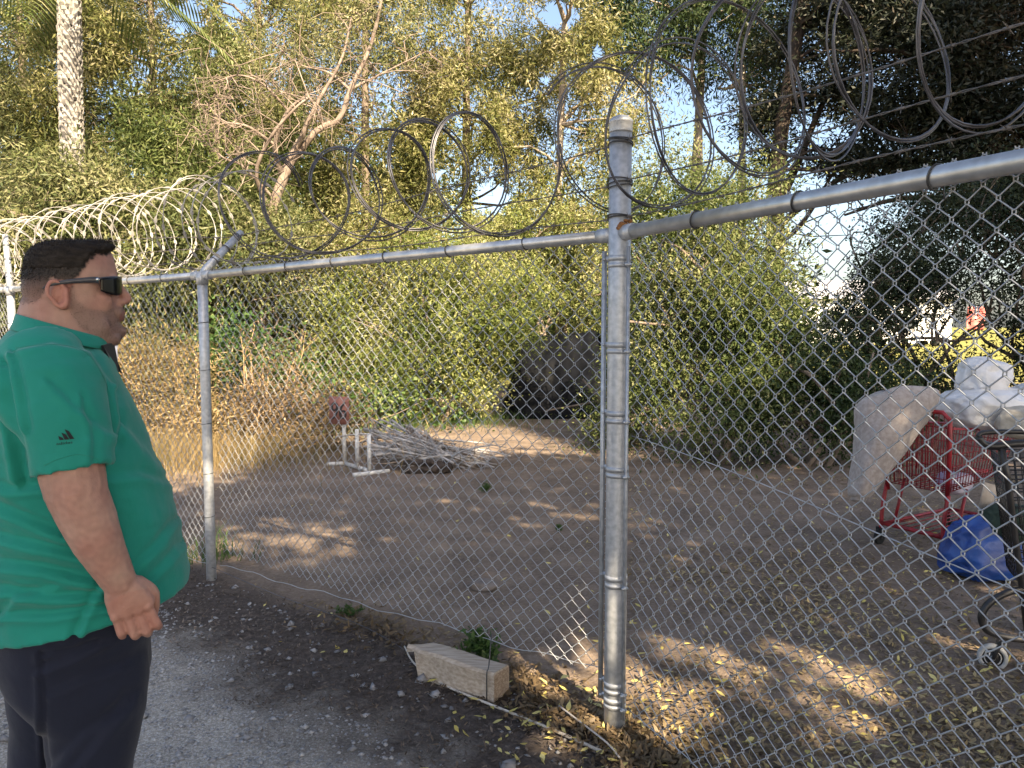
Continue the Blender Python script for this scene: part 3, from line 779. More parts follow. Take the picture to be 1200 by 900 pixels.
shrub('leafy_shrub', 'sunlit olive shrub hiding the foot of the bare limbed tree', 315, 12.6, [(300,285,.2,(.7,.6,.8),34), (350,310,0,(.75,.6,.8),44), (262,330,.3,(.7,.6,.8),30)], 'leaf_olive', 214, leaf=(.09,.024), per=170)
# green creeper low at the left
shrub('weed_patch', 'bright green weeds under the dry stalks, right of the arm post', 300, 11.2, [(285,415,0,(.62,.4,.40),26), (345,440,.1,(.5,.4,.28),18), (262,395,.2,(.35,.3,.35),10), (470,480,.6,(.9,.3,.18),22)], 'leaf_weed', 211, leaf=(.075,.05), per=90, group='weeds in the lot', stems=3, tr=.012)
shrub('dead_shrub', 'brown dead brush heap left of the 96 sign', 330, 9.9, [(330,480,0,(.75,.5,.36),34), (395,490,.1,(.4,.35,.28),14), (280,510,-.1,(.5,.4,.18),14)], 'brown_dry', 212, leaf=(.06,.018), per=150, bark='straw_stem', stems=6, group=None, tr=.011)
shrub('dry_shrub', 'straw coloured dry shrub beside the arm post', 205, 10.0, [(200,450,0,(.95,.5,.55),44), (240,490,-.3,(.6,.4,.35),22), (150,440,.1,(.6,.4,.5),20)], 'straw', 213, leaf=(.09,.016), per=130, bark='straw_stem', stems=8, group=None, droop=-.2, tr=.010)
# dry stalks standing in front of the shrubs
rs = np.random.default_rng(44)
for i, (px, py, y, hh, lab) in enumerate(((322, 440, 10.8, 1.25, 'tall dry branched stalk right of the arm post, above the brush heap'), (290, 470, 10.3, 1.35, 'thin leaning dry stalk nearest the arm post'))):
    b = G0(px, y); t = thing('dry_stalk', lab, 'dry plant', b, 0, 'dry stalks'); mb = MB()
    for k in range(7 if i == 0 else 3):
        e = b + [rs.normal()*.32, rs.normal()*.2, hh*rs.uniform(.7,1.15)]
        P = limb(mb, b + [rs.normal()*.04, 0, 0], e, .016, .005, rs, bend=.05, n=7)
        for k2 in range(7):
            s = P[rs.integers(3,7)]; limb(mb, s, s + rs.normal(size=3)*[.2,.14,.16] + [0,0,.1], .006, .002, rs, sides=3, n=4)
    mb.build('stem', M['straw_stem'], t)
    C = np.array([b + [rs.normal()*.32, rs.normal()*.2, hh*rs.uniform(.75,1.2)] for _ in range(14)])
    pts, g, idx = clump_points(C, .13, 40, rs); V, Fq = leaf_cloud(pts, crown_dirs(g, rs, 0), .05, .014, rs)
    link('seed_heads', np_mesh('seed_heads', V - b, Fq), M['brown_dry'], t, smooth=False)
# ---- grass: uncountable
def grass(name, label, polys, n, h, wd, lm, seed, spread=.25):
    rs = np.random.default_rng(seed); Vs = []; 
    for (px, py, sx, sy, k) in polys:
        c = gnd(px, py); m = int(n * k)
        x = c[0] + rs.normal(size=m) * sx; y = c[1] + rs.normal(size=m) * sy
        P = np.stack([x, y, np.zeros(m)], 1); D = rs.normal(size=(m, 3)) * spread; D[:, 2] = 1
        Hh = h * rs.uniform(.35, 1.2, m)
        s = rs.normal(size=(m, 3)); s[:, 2] = 0; s /= np.linalg.norm(s, axis=1, keepdims=True); s *= wd
        t = rs.normal(size=(m, 3)) * .35; t[:, 2] = 0
        mid = P + D * Hh[:, None] * .55; tip = P + D * Hh[:, None] + t * Hh[:, None]
        Vs.append(np.stack([P - s, P + s, mid + s*.7, mid - s*.7, tip + s*.1, tip - s*.1], 1))
    V = np.concatenate(Vs).reshape(-1, 3); b_ = np.arange(0, len(V), 6)[:, None]
    o = link(name, np_mesh(name, V, np.concatenate([b_ + [0, 1, 2, 3], b_ + [3, 2, 4, 5]])), M[lm], None, smooth=False)
    return tag(o, label, 'grass', kind='stuff')
grass('dry_grass', 'tall straw coloured dry grass along the back left of the lot', [(190,545,.9,.5,1.0), (150,520,1.4,.9,1.4), (60,520,1.5,1.0,1.2), (215,500,.8,.5,.5)], 3600, .42, .0032, 'straw', 61)
grass('green_grass', 'patchy yellow green grass between the sign and the tarp', [(470,497,.9,.5,1.0), (505,492,.6,.3,.5), (250,655,.12,.1,.04), (300,505,.9,.5,.6)], 2600, .20, .004, 'leaf_weed', 62)
# ---- far woods behind everything (one mass) 
rs = np.random.default_rng(71); Cs = []
for px in np.arange(-420, 740, 13):
    y = rs.uniform(22, 29); hmax = 8.2 if px < 520 else 3.8
    for k in range(8):
        Cs.append(at(px + rs.normal()*8, 450, y) * [1, 1, 0] + [0, 0, rs.uniform(.4, hmax)])
for px in np.arange(760, 930, 12):
    for k in range(3): Cs.append(at(px, 450, rs.uniform(15,22)) * [1,1,0] + [0,0,rs.uniform(.3,3.0)])
Cs = np.array(Cs); pts, g, idx = clump_points(Cs, 1.0, 110, rs); pts[:, 2] = np.maximum(pts[:, 2], .05); kp = open_gaps(pts); pts, g = pts[kp], g[kp]
V, Fq = leaf_cloud(pts, crown_dirs(g, rs, .2), .26, .10, rs)
tag(link('distant_wood', np_mesh('distant_wood', V, Fq), M['leaf_deep'], None, smooth=False), 'dark mass of woodland closing the back of the lot', 'woodland', kind='stuff')

# ---- the trees that shade the foreground stand behind the camera, right
def in_shade(q):
    x, y = q
    xs = [-4.8, -4.2, -3.6, -3.1, -2.6, -1.6, -1.0, 0.0, 1.1, 2.3, 2.8, 3.4, 6.0, 9.5]; ys = [6.0, 6.6, 7.2, 8.2, 9.7, 10.0, 9.5, 9.4, 9.0, 9.5, 10.5, 23.0, 27.0, 27.0]
    if x < -5.2 or x > 9.5 or y < -4.5: return False
    return y < np.interp(x, xs, ys) + .35 * math.sin(x * 2.3) + .2 * math.sin(x * 5.1 + 1)
dap = []                           # sun flecks: image centre, half sizes on the ground
for (px, py, a, b) in ((905,797,.44,.20), (840,800,.16,.08), (690,775,.26,.18), (655,600,.42,.12), (320,640,.60,.20), (300,612,.45,.09), (240,845,.16,.07), (225,858,.12,.04), (390,780,.07,.05), (760,855,.10,.06), (1060,601,.28,.10), (900,624,.2,.05), (1140,748,.28,.09), (745,420+200,.06,.06), (290,868,.07,.04), (620,795,.07,.05)):
    c = gnd(px, py); dap.append((c[0], c[1], a, b))
rs = np.random.default_rng(81); pts = []
cell = .24
for x in np.arange(-5.0, 9.6, cell):
    for y in np.arange(-4.7, 28, cell):
        q = (x + rs.uniform(-.1,.1), y + rs.uniform(-.1,.1))
        if not in_shade(q): continue
        if any(((q[0]-c)/a)**2 + ((q[1]-d)/b)**2 < 1 for c, d, a, b in [(e[0], e[1], e[2]*1.1+.22, e[3]*1.1+.2) for e in dap]): continue
        hz = rs.uniform(6.2, 9.0) + max(0, q[1] - 6) * .45
        pts.append(np.array([q[0], q[1], 0]) + SUN * (hz / SUN[2]))
for x in np.arange(-3.2, -.4, .2):                          # dense crown over the man
    for y in np.arange(1.0, 5.0, .2):
        pts.append(np.array([x + rs.uniform(-.1,.1), y + rs.uniform(-.1,.1), 0]) + SUN * (rs.uniform(6.4, 9.0) / SUN[2]))
pts = np.array(pts)
feet = np.array([[8.0,-7.0,0], [1.0,-9.5,0], [13.5,0.0,0]])
own = np.argmin(np.linalg.norm(pts[:, None, :2] - feet[None, :, :2], axis=2), axis=1)
for k, lab in enumerate(('shade tree standing behind the viewpoint to the right', 'shade tree standing directly behind the viewpoint', 'tall shade tree out of view on the far right')):
    C = pts[own == k]
    if len(C) == 0: continue
    f = feet[k]; t = thing('shade_tree', lab, 'tree', f, 0, 'shade trees behind the viewpoint'); mb = MB()
    top = np.array([f[0], f[1], C[:, 2].mean()]); mb.tube(spline([f, f + [.2,.1,2.5], top*.7+f*.3, top], 10), np.linspace(.3,.12,10), 10)
    for i in rs.permutation(len(C))[:30]: limb(mb, f + (top - f) * rs.uniform(.5,.95), C[i], .06, .01, rs)
    mb.build('trunk', M['bark_grey'], t)
    p, g, idx = clump_points(C, .25, 18, rs); V, Fq = leaf_cloud(p, crown_dirs(g, rs, .3), .30, .16, rs)
    link('crown', np_mesh('crown', V - f, Fq), M['leaf_mid'], t, smooth=False)
# ================================================================== OBJECTS IN THE LOT
M['white_paint'] = mat('worn_white_paint', (.50,.49,.47), (.72,.71,.69), scale=18, rough=.7, bump=.001)
M['sign_brown'] = mat('red_brown_board', (.21,.085,.066), (.28,.12,.095), scale=25, rough=.7)
M['ink'] = mat('black_paint', (.012,.01,.012), (.03,.022,.022), scale=30, rough=.6)
M['black_plastic'] = mat('black_sheet_plastic', (.003,.0035,.005), (.006,.007,.010), scale=6, rough=.5, spec=.035, bump=.004, bscale=14)
M['red_metal'] = mat('red_painted_wire', (.20,.010,.018), (.36,.02,.03), scale=25, rough=.4, spec=.5)
M['black_metal'] = mat('black_painted_tube', (.010,.010,.012), (.025,.025,.028), scale=25, rough=.4)
M['rubber'] = mat('dark_rubber', (.012,.012,.013), (.03,.03,.03), scale=30, rough=.8)
M['grey_rubber'] = mat('pale_grey_tyre', (.30,.31,.32), (.42,.43,.44), scale=30, rough=.7)
M['pad'] = mat('grey_carpet_pad', (.29,.25,.235), (.40,.355,.335), scale=34, rough=.95, bump=.003, bscale=60, sheen=.2)
M['white_bag'] = mat('white_plastic_bag', (.62,.62,.64), (.80,.80,.82), scale=5, rough=.4, bump=.02, bscale=9)
M['beige_bag'] = mat('beige_cloth_bag', (.36,.32,.26), (.47,.43,.36), scale=30, rough=.95, bump=.003)
M['blue_bag'] = mat('blue_woven_plastic_bag', (.010,.045,.21), (.02,.085,.34), scale=8, rough=.4, bump=.006, bscale=14)
M['green_bag'] = mat('dark_green_cloth_bag', (.012,.026,.018), (.03,.05,.035), scale=14, rough=.9, bump=.006)
M['card'] = mat('cardboard', (.40,.33,.27), (.50,.43,.36), scale=16, rough=.9)
M['timber'] = mat('weathered_timber', (.30,.245,.19), (.47,.40,.33), scale=9, rough=.9, stretch=(1.2,9,9), bump=.003, bscale=14, detail=10)
M['timber_end'] = mat('timber_end_grain', (.20,.14,.095), (.34,.26,.19), scale=8, rough=.95, stretch=(9,9,16), bump=.003)
M['cord'] = mat('pale_cane', (.42,.38,.33), (.58,.54,.48), scale=20, rough=.8)

# ---- soft lumps
def lump(c, r, seed, amp=.10, sub=5, pinch=None, flat=None, folds=1.0, rot=0.0):
    bm = bmesh.new(); bmesh.ops.create_icosphere(bm, subdivisions=sub, radius=1); Rz = rotz(rot); vs = []
    for v in bm.verts:
        p = np.array(v.co); q = p.copy()
        q = np.sign(q) * np.abs(q) ** .80
        rid = abs(nz(p, 1.6, seed)) * 1.0 + .5 * abs(nz(p, 3.4, seed + 5)) + .22 * abs(nz(p, 7.5, seed + 9))
        k = 1 + amp * nz(p, 1.1, seed + 2) * 1.6 - amp * folds * rid * .9
        q *= k
        if pinch: q = pinch(q)
        q = q * np.asarray(r)
        if flat is not None: q[2] = max(q[2], -flat)
        vs.append(np.asarray(c) + Rz @ q)
    fs = [tuple(x.index for x in f.verts) for f in bm.faces]; bm.free()
    return MB().add(vs, fs)
# ---- painted pipe stand carrying the number board
sp = gnd(432, 553); s0 = gnd(405, 546)
st = thing('pipe_stand', 'white painted stand of three uprights on crossed feet, by the stick pile', 'stand', s0)
tube_r = .023
def upr(pg, top_py):
    z = at(600, top_py, pg[1])[2]; mb = MB(); mb.tube([pg + [0,0,.03], pg + [0,0,z]], tube_r, 10); mb.build('upright', M['white_paint'], st)
u1, u2, u3 = gnd(404, 546), gnd(419, 551), gnd(433, 555)
for u, ty in ((u1, 470), (u2, 503), (u3, 508)): upr(u, ty)
f1a, f1b = gnd(383, 546), gnd(433, 545); f2a, f2b = gnd(400, 541), gnd(436, 557); f3a, f3b = gnd(412, 558), gnd(455, 554)
for a, b in ((gnd(383,547), u1), (u1, u3), (gnd(414,560), gnd(456,555))):
    mb = MB(); mb.tube([a + [0,0,.03], b + [0,0,.031]], tube_r, 10); mb.build('foot_bar', M['white_paint'], st)
# board "96"
b0 = at(397.5, 481, u1[1] - .045); bw, bh = .235, .325
bd = thing('number_board', 'small red brown board reading 96 fixed to the white stand', 'sign', b0)
mb = MB(); mb.box(b0, (bw, .022, bh), rotz(-.12), bev=.004); mb.build('board', M['sign_brown'], bd)
def stroke(mb, pts, wds, Rm, c, depth=.003, y=-.0125):
    P = spline(pts, 26); Wd = np.interp(np.linspace(0, 1, 26), np.linspace(0, 1, len(wds)), wds)
    T = np.gradient(P, axis=0); T /= np.linalg.norm(T, axis=1, keepdims=True); Nn = np.stack([-T[:,1], T[:,0]], 1)
    A = P + Nn * Wd[:,None]/2; B_ = P - Nn * Wd[:,None]/2
    f = lambda q, yy: c + Rm @ np.array([q[0], yy, q[1]])
    vs = [f(a, y) for a in A] + [f(b, y) for b in B_] + [f(a, y - depth) for a in A] + [f(b, y - depth) for b in B_]
    n = 26; fs = []
    for i in range(n-1):
        fs += [(2*n+i, 2*n+i+1, 3*n+i+1, 3*n+i), (i, i+1, 2*n+i+1, 2*n+i), (n+i+1, n+i, 3*n+i, 3*n+i+1)]
    mb.add(vs, fs)
Rb = rotz(-.12)
def six(mb, ox, flip):
    g = -1 if flip else 1
    q = lambda x, z: (ox + g*x, g*z)
    stroke(mb, [q(.030,.098), q(-.008,.055), q(-.030,0), q(-.030,-.055), q(-.008,-.088), q(.022,-.078), q(.032,-.040), q(.020,-.008), q(-.006,-.006), q(-.027,-.035)],
           [.018,.024,.030,.031,.021,.021,.029,.023,.018,.014], Rb, b0)
mb = MB(); six(mb, -.050, True); mb.build('digit', M['ink'], bd, smooth=False)
mb = MB(); six(mb, .048, False); mb.build('digit', M['ink'], bd, smooth=False)
# ---- pile of cut sticks
rs = np.random.default_rng(9); pc = gnd(470, 555)
heap = thing('stick_pile', 'heap of grey cut sticks trailing to the right of the white stand', 'stick pile', pc)
for k in range(95):
    main_ = k < 58
    if main_:
        a = gnd(rs.uniform(425, 485), rs.uniform(536, 556)) + [0, 0, rs.uniform(.12, .50)]
        b = gnd(rs.uniform(505, 588), 0*rs.uniform(0,1) + rs.uniform(545, 553)) + [0, 0, rs.uniform(.02, .16)]
    else:
        a = gnd(rs.uniform(440, 540), rs.uniform(536, 556)) + [0, 0, rs.uniform(.04, .34)]; b = a + rs.normal(size=3) * [.5, .3, .12]; b[2] = max(.02, b[2])
    mb = MB(); mid = (a + b) / 2 + rs.normal(size=3) * [.05, .05, .035]; r_ = rs.uniform(.006, .019)
    P = spline([a, mid, b], 8); mb.tube(P, np.linspace(r_, r_*.45, 8), 6)
    for q in range(3):
        s = P[rs.integers(2, 7)]; mb.tube(spline([s, s + rs.normal(size=3)*.08, s + rs.normal(size=3)*[.2,.12,.1]], 4), [.005,.004,.003,.002], 4)
    mb.build('stick', M['stick'] if k % 4 else M['bark_grey'], heap)
bk = gnd(500, 557); mb = MB()
mb = lump(bk + [0, .12, .07], (.30,.16,.10), 51, .22, sub=4, flat=.07, folds=2.2)
solo(mb, 'rotten_log', M['bark_dark'], bk, 'dark stump lump under the middle of the stick heap', 'log')
# ---- black plastic over a shelter
def sheet(fn, nu, nv):
    V = np.array([fn(u, v) for v in np.linspace(0, 1, nv) for u in np.linspace(0, 1, nu)])
    ii, jj = np.meshgrid(np.arange(nv-1), np.arange(nu-1), indexing='ij'); b_ = (ii*nu + jj).ravel()
    return V, np.stack([b_, b_+1, b_+nu+1, b_+nu], -1)
yt = 13.4
tl, tr_ = at(612, 396, yt + .9), at(700, 388, yt + .9); bl_, br_ = gnd(588, 491), gnd(712, 491)
def tarp(u, v):
    a = tl + (tr_ - tl) * u; b = bl_ + (br_ - bl_) * u
    if v < .25:                                       # roof running back
        k = v / .25; p = a + np.array([0, 1.6 * (1 - k), -.12 * (1 - k)])
    else:
        k = (v - .25) / .75; p = a * (1 - k) + b * k; p[1] -= .10 * math.sin(k * 3.1)
    nn = nz((u*2.0 - v*1.6, v*2, 0), 1.3, 4.4) * .10 + abs(math.sin((u*3.0 - v*2.4)*1.6 + 1.2*nz((u,v,0), 3))) * .05 + nz((u*9, v*9, 1), 1.6) * .012
    p = p + np.array([.02*nz((v*6,u*3,2)), -nn, .05 * nz((u*5, v*2, 4))])
    return p
V, Fq = sheet(tarp, 60, 60)
tp_ = gnd(650, 491); tpo = thing('tarp_shelter', 'black plastic sheet shelter at the back of the lot', 'tarp shelter', tp_)
ms = link('front_sheet', np_mesh('front_sheet', V - tp_, Fq), M['black_plastic'], tpo)
md = ms.modifiers.new('thick', 'SOLIDIFY'); md.thickness = .006
for nm, c0, c1, e0, e1 in (('side_sheet', tl, bl_, tl + [.1,1.6,-.1], bl_ + [.1,2.2,0]), ('side_sheet', tr_, br_, tr_ + [.05,1.6,-.1], br_ + [.1,2.2,0])):
    V, Fq = sheet(lambda u, v: (c0*(1-v)+c1*v)*(1-u) + (e0*(1-v)+e1*v)*u + np.array([.05*math.sin(v*14+u*9), -.10*math.sin(v*3.1)*(1-u), 0]), 16, 20)
    o = link(nm, np_mesh(nm, V - tp_, Fq), M['black_plastic'], tpo); o.modifiers.new('thick', 'SOLIDIFY').thickness = .006
# ---- timber baulk leaning at the fence
ga, gb, gc = gnd(490, 796), gnd(578, 825), gnd(610, 806)
ax = gb - ga; Lw = np.linalg.norm(ax); ax /= Lw; wx = np.array([-ax[1], ax[0], 0]); wx = wx if wx @ (gc - gb) > 0 else -wx
wdt, hgt = .125, .138
tb_ = thing('timber_block', 'short squared timber baulk with a torn left end, lying under the mesh', 'timber', ga)
mb = MB(); rings = []
for s in np.concatenate([[-.075,-.03,0,.03], np.linspace(.06, Lw, 14)]):
    c = ga + ax * s; wob = .004 * math.sin(s*21)
    zt = hgt + .004*math.sin(s*13); bot = 0.004; f0, f1 = 0.0, wdt
    if s < .0: zt = hgt * (1.02 - s*.4); bot = hgt*(.95 + s*2) if s < -.02 else hgt*.62; f0 = .01; f1 = wdt * (.55 if s > -.05 else .25)
    q = [(f0+wob, bot), (f0+wob+.005, (bot+zt)/2), (f0+wob, zt-.012), (f0+.012, zt), (f1-.012, zt-.002), (f1, zt-.014), (f1+wob*.5, (bot+zt)/2), (f1, bot)]
    rings.append(np.array([c + wx*a + [0,0,b] for a, b in q]))
mb.loft(rings); ob = mb.build('baulk', M['timber'], tb_, smooth=False)
mb = MB(); mb.loft([ga + ax*(Lw+.0015) + np.array([wx*a + [0,0,b] for a, b in [(.006,.01),(wdt-.006,.01),(wdt-.006,hgt-.012),(.006,hgt-.012)]]), ga + ax*(Lw+.004) + np.array([wx*a + [0,0,b] for a, b in [(.008,.012),(wdt-.008,.012),(wdt-.008,hgt-.014),(.008,hgt-.014)]])])
mb.build('sawn_end', M['timber_end'], tb_, smooth=False)
mb = MB(); e_ = ga + ax*(Lw-.03); mb.tube(spline([e_ - wx*.006 + [0,0,.002], e_ - wx*.006 + [0,0,.13], e_ + wx*.01 + [0,0,.16], e_ + wx*.06 - ax*.02 + [0,0,.28]], 10), .0028, 5)
solo(mb, 'loose_wire', M['dark_wire'], e_, 'thin dark wire standing against the right end of the timber baulk', 'wire')
# long cane on the ground in front of the baulk
mb = MB(); cp = [gnd(474, 765), gnd(486, 783), gnd(520, 806), gnd(560, 822), gnd(610, 842), gnd(655, 860), gnd(706, 883)]
mb.tube(spline([p + [0,0,.016 + ground_z(p[0],p[1])] for p in cp], 40), np.linspace(.004,.0075,40), 6)
solo(mb, 'cane', M['cord'], cp[3], 'long pale cane lying in front of the timber baulk', 'cane')
mb = MB(); cp = [gnd(655, 835), gnd(690, 862), gnd(712, 880), gnd(726, 897)]
mb.tube(spline([p + [0,0,.03] for p in cp], 20), .004, 5)
solo(mb, 'cane', M['stick'], cp[1], 'thin brown stick lying on leaves beside the tall post', 'stick')
mb = MB(); w0 = PA - FDIR*.04 - FN*.02; cp = [w0 + [0,0,.10], gnd(330, 705) + [0,0,.03], gnd(420, 742) + [0,0,.05], gnd(478, 768) + [0,0,.02]]
mb.tube(spline(cp, 30), .0022, 5)
solo(mb, 'loose_wire', M['old_wire'], cp[1], 'loose wire trailing along the ground from the slim arm post', 'wire')
# weeds
def weed(px, py, h, label, seed):
    rs = np.random.default_rng(seed); b = gnd(px, py); t = thing('weed', label, 'weed', b, 0, 'small weeds'); mb = MB(); C = []
    for k in range(7):
        e = b + [rs.normal()*h*.45, rs.normal()*h*.35, h*rs.uniform(.6,1.0)]; P = limb(mb, b, e, .0035, .0015, rs, sides=4, n=5); C += [P[3], P[4], P[2]]
    mb.build('stem', M['leaf_weed'], t); C = np.array(C)
    p, g, idx = clump_points(C, .2*h, 16, rs); V, Fq = leaf_cloud(p, crown_dirs(g, rs, 0), .2*h+.008, .1*h+.004, rs)
    link('foliage', np_mesh('foliage', V - b, Fq), M['leaf_weed'], t, smooth=False)
weed(568, 788, .17, 'small green weed growing behind the timber baulk', 1)
weed(570, 577, .08, 'grey green weed on bare earth below the stick tips', 2)
weed(408, 722, .05, 'tiny weed at the foot of the mesh left of the baulk', 3)
weed(655, 622, .04, 'small weed on the sunlit fleck left of the tall post', 4)

# ---- red shopping cart
W1, W2 = gnd(1035, 637), gnd(1110, 657)
cx = W2 - W1; cw = np.linalg.norm(cx); cx /= cw; cl_ = np.array([-cx[1], cx[0], 0]); cl_ = cl_ if cl_[0] > 0 else -cl_
cart = thing('shopping_cart', 'red wire shopping cart loaded with bags and a rolled pad', 'shopping cart', W1)
def cpt(a, l, z): return W1 + cx*a + cl_*l + np.array([0,0,z])         # a across, l along (away right), z up
LEN = .86
def grid_panel(mb, p00, p10, p01, p11, nu, nv, r=.0032):
    for i in range(nu+1):
        u = i/nu; mb.tube([p00*(1-u)+p10*u, p01*(1-u)+p11*u], r, 4)
    for j in range(nv+1):
        v = j/nv; mb.tube([p00*(1-v)+p01*v, p10*(1-v)+p11*v], r, 4)
zb0, zb1, zt0, zt1 = .47, .54, .93, .86
a0, a1 = .0, cw
lb, le = .02, LEN
cn = {}
for nm, a in (('n', a0), ('f', a1)):
    s_ = .03 if nm == 'n' else -.03
    cn[nm] = (cpt(a+s_, lb, zb0), cpt(a+s_*1.6, le-.1, zb1), cpt(a, lb-.02, zt0), cpt(a+s_*.5, le, zt1))
for nm in 'nf':
    mb = MB(); p = cn[nm]; grid_panel(mb, p[0], p[1], p[2], p[3], 20, 5); mb.build('basket_side', M['red_metal'], cart)
mb = MB(); grid_panel(mb, cn['n'][0], cn['f'][0], cn['n'][2], cn['f'][2], 13, 5); mb.build('basket_end', M['red_metal'], cart)
mb = MB(); grid_panel(mb, cn['n'][1], cn['f'][1], cn['n'][3], cn['f'][3], 10, 4); mb.build('basket_end', M['red_metal'], cart)
mb = MB(); grid_panel(mb, cn['n'][0], cn['n'][1], cn['f'][0], cn['f'][1], 16, 8); mb.build('basket_floor', M['red_metal'], cart)
mb = MB(); mb.tube([cn['n'][2], cn['n'][3], cn['f'][3], cn['f'][2]], .009, 8, closed=True); mb.build('basket_rim', M['red_metal'], cart)
# raised rounded end frame
mb = MB(); fr = [cpt(.02,.0,.42), cpt(.0,-.03,.80), cpt(.0,-.04,.99), cpt(.05,-.045,1.04), cpt(cw-.05,-.045,1.04), cpt(cw,-.04,.99), cpt(cw,-.03,.80), cpt(cw-.02,.0,.42)]
mb.tube(fr, .016, 8); mb.build('handle_frame', M['red_metal'], cart)
mb = MB()
for u in np.linspace(.08,.92,12): mb.tube([cpt(cw*u,-.035,.62), cpt(cw*u,-.045,1.03)], .0035, 4)
mb.build('seat_flap', M['red_metal'], cart)
# undercarriage
for a in (0.01, cw-.01):
    mb = MB(); mb.tube(spline([cpt(a,.0,.46), cpt(a,-.04,.30), cpt(a,-.05,.16), cpt(a,-.05,.13)], 8), .015, 8)
    mb.tube([cpt(a,-.05,.16), cpt(a+(.05 if a<.1 else -.05),LEN-.12,.19)], .014, 8)
    mb.tube([cpt(a+(.05 if a<.1 else -.05),LEN-.12,.13), cpt(a+(.03 if a<.1 else -.03),LEN-.16,.52)], .014, 8)
    mb.tube([cpt(a,.22,.48), cpt(a+.01,.10,.17)], .012, 8)
    mb.build('leg_frame', M['red_metal'], cart)
mb = MB(); mb.tube([cpt(.0,-.05,.17), cpt(cw,-.05,.17)], .016, 8); mb.tube([cpt(.06,LEN-.12,.19), cpt(cw-.06,LEN-.12,.19)], .014, 8)
for u in np.linspace(.15,.85,6): mb.tube([cpt(cw*u,-.05,.17), cpt(cw*(.12+.76*u),LEN-.12,.19)], .004, 5)
mb.build('bottom_rack', M['red_metal'], cart)
for a, l in ((0,-.05), (cw,-.05), (.06,LEN-.12), (cw-.06,LEN-.12)):
    c = cpt(a, l, .062); mb = MB()
    mb.loft([c + cl_*(.058*k*math.cos(0))*0 + np.array([cl_*(.060*k)*math.cos(q) + np.array([0,0,.060*k])*math.sin(q) + cx*o for q in np.linspace(0,2*math.pi,18,endpoint=False)]) for k, o in ((.55,-.013),(.9,-.013),(1,-.008),(1,.008),(.9,.013),(.55,.013))])
    wh = mb.build('wheel', M['rubber'], cart)
    mb = MB(); mb.box(c + [0,0,.07], (.012,.04,.012), np.column_stack([cx, cl_, [0,0,1]])); 
    for sg in (-1,1): mb.box(c + cx*sg*.019 + [0,0,.032], (.004,.034,.085), np.column_stack([cx, cl_, [0,0,1]]))
    mb.build('fork', M['black_metal'], wh)

# rolled pad: a flattened cone of layers, wide at the top
pA, pB = at(1006, 582, 5.25), at(1060, 462, 5.42)
axp = pB - pA; Lp = np.linalg.norm(axp); axp /= Lp; up_ = np.array([.30,-.92,.25]); vp = np.array([.99,.10,-.06]); vp /= np.linalg.norm(vp); up_ = np.array([.08,-.97,.22])
mb = MB(); rings = []
for s in np.linspace(0, 1, 26):
    hw = np.interp(s, [0,.06,.25,.6,.88,.97,1], [.06,.08,.125,.205,.27,.285,.275]); th = np.interp(s, [0,.1,.6,.9,1], [.085,.11,.17,.17,.13])
    c = pA + axp * Lp * s; ring = []
    for a in np.linspace(0, 2*math.pi, 44, endpoint=False):
        ca, sa = math.cos(a), math.sin(a)
        k = 1 + .05*math.sin(3*a + s*4) + .09*nz((ca*1.5, sa*1.5, s*3), 1.2, 2) + .03*nz((ca*3, sa*3, s*9), 1.6, 2)
        wave = max(0, s-.55)/.45*(.10*(1-abs(ca)**2.2) - .05) + .02*math.sin(a*3+1)*max(0, s-.7)
        ring.append(c + k*(vp*hw*np.sign(ca)*abs(ca)**.8 + up_*th*np.sign(sa)*abs(sa)**.75) + axp*(wave + .01*ca*(s-.4)))
    rings.append(np.array(ring))
# open spiral look at the lower end: step inwards
last = rings[0]; cen = last.mean(0)
inner = [cen + (last - cen)*.72 - axp*.004, cen + (last - cen)*.66 + axp*.10]
mb.loft([inner[1], inner[0]] + rings)
pad = solo(mb, 'rolled_pad', M['pad'], pA, 'thick grey padding roll sticking out of the left end of the red cart', 'rolled pad')
mb = MB(); sp_ = []
for t in np.linspace(0, 1, 60):
    a = t*4.2*math.pi; k = (.62 - .5*t); i_ = int((a/(2*math.pi)*44) % 44); sp_.append(cen + (last[i_]-cen)*k)
    
base_ = np.array(sp_); vs = [p - axp*.035 for p in base_] + [p + axp*.09 for p in base_]
mb.add(vs, [(i, i+1, 60+i+1, 60+i) for i in range(59)])
o = link('inner_layers', mb.mesh('inner_layers', pA), M['pad'], pad); o.modifiers.new('thick', 'SOLIDIFY').thickness = .014
# bags on the cart
def bag(name, m, px, py, y, r, seed, label, cat, amp=.12, **kw):
    c = at(px, py, y); return solo(lump(c, r, seed, amp, **kw), name, m, c, label, cat, 'bags on and around the cart')
bag('plastic_bag', M['white_bag'], 1155, 478, 5.55, (.34,.24,.165), 3, 'broad white plastic bag lying on top of the red cart', 'bag', folds=1.4)
bag('plastic_bag', M['white_bag'], 1152, 443, 5.62, (.19,.16,.155), 8, 'knotted white bag bulging highest on the load', 'bag', folds=1.6, amp=.15)
bag('plastic_bag', M['white_bag'], 1215, 470, 5.75, (.26,.2,.14), 14, 'white bag cut by the right edge, behind the beige bag', 'bag', folds=1.2)
bag('cloth_bag', M['beige_bag'], 1202, 497, 5.25, (.19,.15,.12), 5, 'beige cloth bundle at the right edge over the cart rim', 'bag', rot=-.5)
bag('carrier_bag', mat('purple_white_carrier', (.30,.26,.45), (.6,.58,.66), scale=6, rough=.5), 1118, 566, 5.6, (.13,.10,.09), 31, 'small purplish bag seen through the wires in the red basket', 'bag')
def flare(q): return q * np.array([1 + .22*max(0,-q[2]), 1 + .2*max(0,-q[2]), 1])
b_ = gnd(1163, 684)
